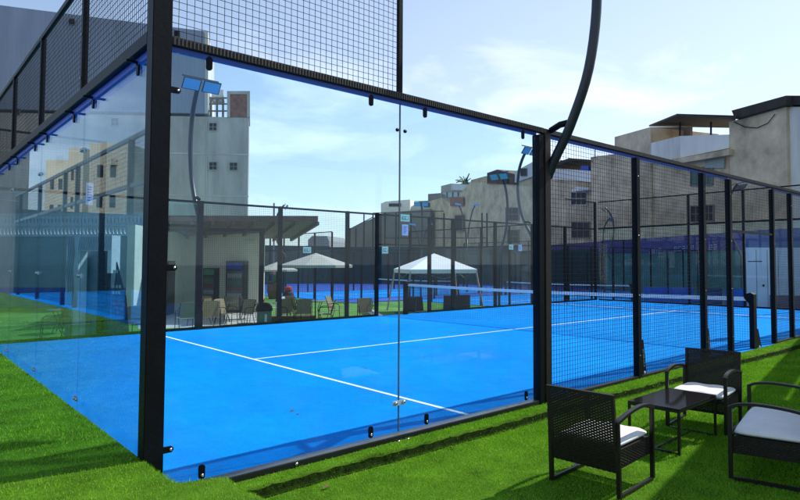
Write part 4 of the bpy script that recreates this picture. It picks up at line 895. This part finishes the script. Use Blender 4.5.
# tall grey building on the left
hd = R(-24.4); G0 = at(249, 250, 45); PG = Plane(G0, G0 + Vector((math.cos(hd), math.sin(hd), 0)))
g = building('tall_grey_building', PG, [(-230, 108), (249, 117.5)], 9, CONC, 'tall grey rendered building with blue grey metal cladding on its upper storeys')
part(g, 'cladding', PG, [(-230, -24), (204, 31), (204, 113.5), (-230, 104)], 8, CLAD, off=-.12)
part(g, 'cladding_edge', PG, [(204.3, 31), (208, 31.5), (208, 113.5), (204.3, 113.5)], 8, PALE, off=-.05)
part(g, 'brick_parapet', PG, [(230, 94), (247, 94), (247, 117), (230, 117)], 3, BRICK, off=-.08)
q = part(g, 'parapet_frame', PG, [(227, 91), (250, 91), (250, 94), (227, 94)], 3.3, CONC, off=-.12); part(g, 'parapet_frame', PG, [(227, 94), (230, 94), (230, 117), (227, 117)], 3.3, CONC, off=-.12); part(g, 'parapet_frame', PG, [(247, 94), (250, 94), (250, 117), (247, 117)], 3.3, CONC, off=-.12)
for v0, v1 in ((154, 155.2), (196, 197)): part(g, 'render_joint', PG, [(-228, v0 - 9), (248.6, v0), (248.6, v1), (-228, v1 - 9)], .06, mat('pale_joint_band', (.55, .54, .50), .9, 0, .2, .5), off=-.03)
part(g, 'drain_pipe', PG, [(206.3, 118), (207, 118), (207, 225), (206.3, 225)], .10, mat('pale_joint_band', (.55, .54, .50)), off=-.09)
b = MB()
for u in (211, 217, 223): b.bar(PG.p(u, 97, 1), PG.p(u, 118, 1), .12, .12)
for v in (98, 104, 111): b.bar(PG.p(209, v, 1), PG.p(227, v, 1), .1, .1)
b.build('roof_railing', FRAMEW, g)
b = MB(); b.bar(PG.p(212, 97, 1.5), PG.p(224, 97, 1.5), .8, .9); b.build('water_tank', PALE, g)
for u, v, s in ((213, 127, 4), (213, 166, 4), (233.5, 166.5, 4), (165, 124, 4), (165, 164, 4), (115, 122, 4), (115, 163, 4), (60, 160, 4), (60, 120, 4)): win(g, PG, u - s, v - s, u + s, v + s, DARKW, CONC, 2, off=-.02)
for u, v in ((72, 22), (177, 34), (17, 112)): win(g, PG, u - 3, v - 3, u + 3, v + 3, DARKW, FRAMEW, 1, off=-.15)

PR = Plane(at(800, 250, 40), at(545, 250, 72))
# right end: tan block with rusty roof
o = building('stucco_block', PR, [(729, 122), (786, 106)], 9, TAN, 'big blank tan stucco block under a rusty corrugated roof at the right'); part(o, 'roof', PR, [(731.5, 110.5), (786, 95.5), (786, 104.6), (735, 119)], 9.5, CORR, off=-.5)
b = MB(); b.tube([PR.p(734, 122, -.1), PR.p(745, 127, -.1), PR.p(757, 128, -.1), PR.p(768, 123, -.1), PR.p(775, 114, -.1)], .03, 5); b.build('hanging_cable', STEEL, o)
o = building('pale_side_building', PR, [(786, 107), (860, 106)], 9, PALE, 'pale grey plain wall building at the right edge of the photo', off=.3); part(o, 'roof', PR, [(786.5, 95.5), (860, 96), (860, 105.5), (786.5, 104.6)], 8, CORR, off=.1)
# terrace house
o = building('terrace_house', PR, [(651, 156), (729, 148)], 8, TAN, 'concrete house with a dark corrugated roof over its open terrace and pale parapet', off=.4)
part(o, 'parapet', PR, [(651, 143), (680, 136), (680, 158), (651, 163)], .3, PALE, off=-.1); part(o, 'parapet', PR, [(680.1, 136), (729, 134.5), (729, 148), (680.1, 158)], .3, mat('white_parapet', (.74, .73, .70), .9, 0, .12, .5, streak=True), off=-.1)
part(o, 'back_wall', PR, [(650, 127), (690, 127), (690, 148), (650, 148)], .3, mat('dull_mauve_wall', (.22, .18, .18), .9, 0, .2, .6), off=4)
for u in (680, 711): b = MB(); b.bar(PR.p(u, 122, .2), PR.p(u, 140, .2), .12, .12); b.build('column', STEEL, o)
f1, f2, r1_, r2_ = PR.p(677, 115.5, -1.2), PR.p(736, 117.5, -1.2), PR.p(649, 126.5, 5), PR.p(734, 128, 5)
MB().prism([f1, f2, r2_, r1_], (0, 0, .15)).build('roof', CORR, o)
part(o, 'beam', PR, [(655, 163), (729, 149), (729, 155), (675, 164)], .5, TAN, off=-.5)
part(o, 'lower_panel', PR, [(705, 156), (724, 153), (724, 168), (705, 168)], .1, mat('pale_green_panel', (.30, .36, .34), .8), off=.25)
for (u0, v0, u1, v1) in ((691, 168, 701, 186), (703, 167, 713, 185)): win(o, PR, u0, v0, u1, v1, mat('green_shutter', (.05, .14, .12), .5), FRAMEW, 2, off=.38)
for (u0, v0, u1, v1) in ((691, 206, 702, 222), (704, 205, 714, 221)): win(o, PR, u0, v0, u1, v1, DARKW, FRAMEW, 2, off=.38)
o = building('blank_concrete_house', PR, [(591, 157), (614.5, 154), (614.6, 137), (650.5, 127)], 8, TAN, 'tall blank concrete house wall left of the terrace house', off=.2)
b = MB(); b.tube([PR.p(595, 158, 0), PR.p(595, 150, 0), PR.p(598, 148, 0), PR.p(613, 152, 0)], .06, 5); b.build('roof_pipe', STEEL, o)
o = building('awning_window_house', PR, [(545, 178), (591, 181)], 9, TAN, 'house with a white parapet and an awning window behind the first mesh panel', off=1)
part(o, 'parapet', PR, [(550, 168), (591, 171), (591, 182), (550, 179)], .3, mat('white_parapet', (.74, .73, .70), .9), off=.5)
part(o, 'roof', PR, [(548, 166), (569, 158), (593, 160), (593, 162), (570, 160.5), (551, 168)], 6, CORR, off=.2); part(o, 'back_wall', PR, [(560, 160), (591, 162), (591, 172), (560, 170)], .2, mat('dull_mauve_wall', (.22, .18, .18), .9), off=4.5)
b = MB(); b.bar(PR.p(583, 168, .9), PR.p(591, 168.5, .9), .6, .5); b.build('blue_tarpaulin', BLUEB, o)
win(o, PR, 571.5, 192, 587, 205, DARKW, PALE, 3, off=.97); part(o, 'window_awning', PR, [(570, 191.5), (588, 190), (588, 187.5), (576, 187)], 1.0, PALE, off=.0)
win(o, PR, 572, 222, 590, 238, DARKW, FRAMEW, 3, off=.97)
o = building('adobe_house', PR, [(471, 180), (486, 176), (513, 181), (545, 166)], 12, TAN2, 'long adobe coloured house wall with a pink framed window behind the gazebo', off=3)
part(o, 'rooftop_room', PR, [(487, 184), (487, 173), (497, 169.5), (514, 174), (514, 184)], 4, mat('dark_brown_shack', (.15, .10, .075), .9, 0, .3, 1), off=2.6); part(o, 'rooftop_doorway', PR, [(504, 176), (508, 176), (508, 183), (504, 183)], .1, DARKW, off=2.5)
part(o, 'rooftop_wall', PR, [(514.1, 172), (536, 160), (545, 160), (545, 172), (514.1, 183)], 4, PALE, off=2.7); win(o, PR, 521, 168.5, 527, 176, DARKW, FRAMEW, 1, off=2.65)
win(o, PR, 506, 207.5, 519, 221, DARKW, PINK, 2, off=2.95); win(o, PR, 508, 230, 519, 243, DARKW, FRAMEW, 2, off=2.95); win(o, PR, 455, 215, 463, 231, DARKW, PINK, 1, off=2.95)
part(o, 'lower_wing', PR, [(430, 201), (441, 198), (452, 204), (471, 181), (471.1, 262), (430, 262)], 8, TAN2, off=3.3)
o = building('glazed_rooftop_house', PR, [(441, 199), (471, 199)], 6, TAN2, 'small house with a glazed upper room and brick corner left of the palm', off=5)
part(o, 'upper_room', PR, [(441, 186), (451, 183.5), (471, 184.5), (471, 199), (441, 199)], 5, mat('beige_room', (.36, .33, .28), .9), off=4.9); part(o, 'white_fascia', PR, [(451, 184), (471, 185), (471, 190.5), (451, 190)], .2, PALE, off=4.6)
for k in range(5): win(o, PR, 442 + k * 5.6, 192, 446.8 + k * 5.6, 197.5, PANEW, FRAMEW, 1, off=4.85)
part(o, 'brick_corner', PR, [(450, 197), (463, 197), (463, 206), (450, 206)], .2, BRICK, off=2.9)
PL = Plane(at(480, 250, 118), at(330, 250, 122))
o = building('low_tan_building', PL, [(349, 229), (373, 218), (384, 213), (430, 209)], 14, mat('dusty_tan_wall', (.24, .21, .175), .95, 0, .2, .2), 'low dusty tan building rising to the right behind the tall mesh')
o = building('cream_rooftop_block', PL, [(381, 203.5), (385.5, 201.5), (410, 199.5), (410, 213)], 8, CREAM, 'small cream rooftop block with a slit window left of the flat topped floodlight', off=3); win(o, PL, 389, 203.5, 401, 206.5, DARKW, FRAMEW, 3, off=2.95)
o = building('grey_flat_building', PL, [(409, 208), (420, 201), (441, 200)], 8, PALE, 'pale grey flat building behind the flat topped floodlight', off=4); part(o, 'rooftop_box', PL, [(428, 194), (441, 193), (441, 201), (428, 201)], 5, FRAMEW, off=3.8); win(o, PL, 424, 203, 434, 207, DARKW, FRAMEW, 3, off=3.95)
o = building('distant_house', PL, [(308, 240), (312, 236), (327, 236), (329, 241)], 12, mat('distant_grey_wall', (.30, .31, .32), .9), 'tiny distant grey house above the dark windscreen beside the clubhouse roof', off=20)
# tall safety mesh behind
PT = Plane(at(345, 250, 74), at(500, 250, 66)); o = empty('tall_safety_fence', low(PT.p(420, 250)), 0, 'tall safety fence of thin posts in front of the tan buildings', 'fence')
for u in (350, 356, 364, 373, 385, 396, 411, 434, 444, 482, 487): t_ = PT.p(u, 228 if u < 360 else 213); MB().bar(low(t_), t_, .12, .12).build('post', STEEL, o)
b = MB(); b.bar(PT.p(350, 229), PT.p(373, 217), .08); b.bar(PT.p(373, 213), PT.p(444, 211), .08); b.bar(PT.p(385, 238), PT.p(487, 238), .08); b.build('rail', STEEL, o)
# reflected tower blocks to the left (seen only in the glass)
def mirrored(name, u0, u1, v, D, m, label, rows=6):
    a, c = at(u0, v, D), at(u1, v, D); n = Vector((FW.x, FW.y, 0)).normalized(); o = empty(name, Vector((-(a.x + c.x) / 2, (a.y + c.y) / 2, 0)), 0, label, 'building', 'pale tower blocks reflected in the back glass')
    f = lambda p: Vector((-p.x, p.y, p.z)); MB().prism([f(vp(a, 0)), f(vp(c, 0)), f(c), f(a)], f(n) * 10 if False else Vector((-n.x, n.y, 0)) * 10).build('wall', m, o)
    nn = Vector((-n.x, n.y, 0))
    for i in range(2):
        for j in range(rows):
            s0 = .22 + i * .34; q = []
            for s, t in ((s0, 0), (s0 + .14, 0), (s0 + .14, 1), (s0, 1)):
                p = f(a.lerp(c, s)); q.append(Vector((p.x, p.y, a.z - 2.2 - 3.0 * j - 1.2 * t)))
            MB().prism(q, -nn * .06).build('window', DARKW, o)
CT = mat('cream_tower_wall', (.62, .55, .40), .9, 0, .08, .2)
mirrored('tower_block', 46, 70, 160, 70, CT, 'cream tower block, left one of three seen in the back glass'); mirrored('tower_block', 69, 84, 148, 64, CT, 'cream tower block, middle and narrowest of three seen in the back glass'); mirrored('tower_block', 90, 128, 143, 60, CT, 'widest cream tower block near the corner post seen in the back glass')
# palm
p = PR.p(466, 183, 9); o = empty('palm_tree', low(p), 0, 'small palm crown rising behind the adobe coloured house', 'palm tree')
MB().tube([low(p), vp(p, p.z)], [.25, .18], 8).build('trunk', WOOD, o); b = MB(); rg = random.Random(11)
for k in range(34):
    t = rg.uniform(0, 2 * pi); e = rg.uniform(-.3, 1.3); L2 = rg.uniform(1.6, 2.5); q = p.copy(); dr = Vector((math.cos(t) * math.cos(e), math.sin(t) * math.cos(e), math.sin(e)))
    for j in range(6):
        q2 = q + dr * L2 / 6; dr = (dr + Vector((0, 0, -.16))).normalized(); sd = dr.cross(Vector((0, 0, 1))).normalized() * .28 * (1 - j / 7)
        b.add([q, q + sd - Vector((0, 0, .2)), q2 + sd * .8 - Vector((0, 0, .2)), q2], [(0, 1, 2, 3)]); b.add([q, q2, q2 - sd * .8 - Vector((0, 0, .2)), q - sd - Vector((0, 0, .2))], [(0, 1, 2, 3)]); q = q2
b.build('crown', LEAF, o)
# more floodlights beyond
def fl2(u, D, rz, lb, s=1.0):
    p = at(u, 250, D); o = flood((p.x, p.y, LO), rz, lb, low=.01); o.scale = (s, s, s)
fl2(499, 24.5, R(-80), 'curved floodlight pole with a wide grey panel in front of the adobe coloured house')
fl2(421, 36, R(-45), 'flat topped floodlight pole above the gazebo', 1.0)
fl2(286, 38, R(60), 'distant floodlight pole curving above the clubhouse roof', 1.0)
fl2(741, 28, R(60), 'curved floodlight pole seen between the gate posts at the right')
fl2(604, 40, R(200), 'curved floodlight pole in front of the blank concrete house'); fl2(612, 41, R(20), 'curved pole bowing the other way in front of the blank concrete house', .9)
def vlamp(u, v, D, lb):
    t = at(u, v, D); o = empty('twin_arm_lamp', (t.x, t.y, LO), YAW - pi / 2, lb, 'street lamp', 'twin armed lamps'); H = t.z - LO
    MB().tube([(0, 0, 0), (0, 0, H * .62)], .07, 8).build('pole', POLE, o, True)
    for s in (-1, 1):
        MB().tube(bezier([(s * .03, 0, 0), (s * .05, 0, H * .55), (s * .16, 0, H * .76), (s * .42, 0, H * .94), (s * .60, 0, H)], 4), .05, 8).build('arm', POLE, o, True)
        MB().prism([(s * .45, -.2, H + .02), (s * .90, -.2, H + .10), (s * .90, .2, H + .10), (s * .45, .2, H + .02)], (0, 0, .12)).build('lamp_head', LAMPG, o, True)
vlamp(467, 206, 46, 'twin armed lamp with blue heads in front of the adobe coloured house'); vlamp(421, 226, 48, 'twin armed lamp low behind the gazebo roof')
b = MB(); t1, t2 = at(274, 203, 60), at(274, 262, 60); b.bar(low(t2), t1, .12, .12); tag(b.build('antenna_mast', FRAMEW), 'thin distant antenna mast above the clubhouse roof', 'mast')
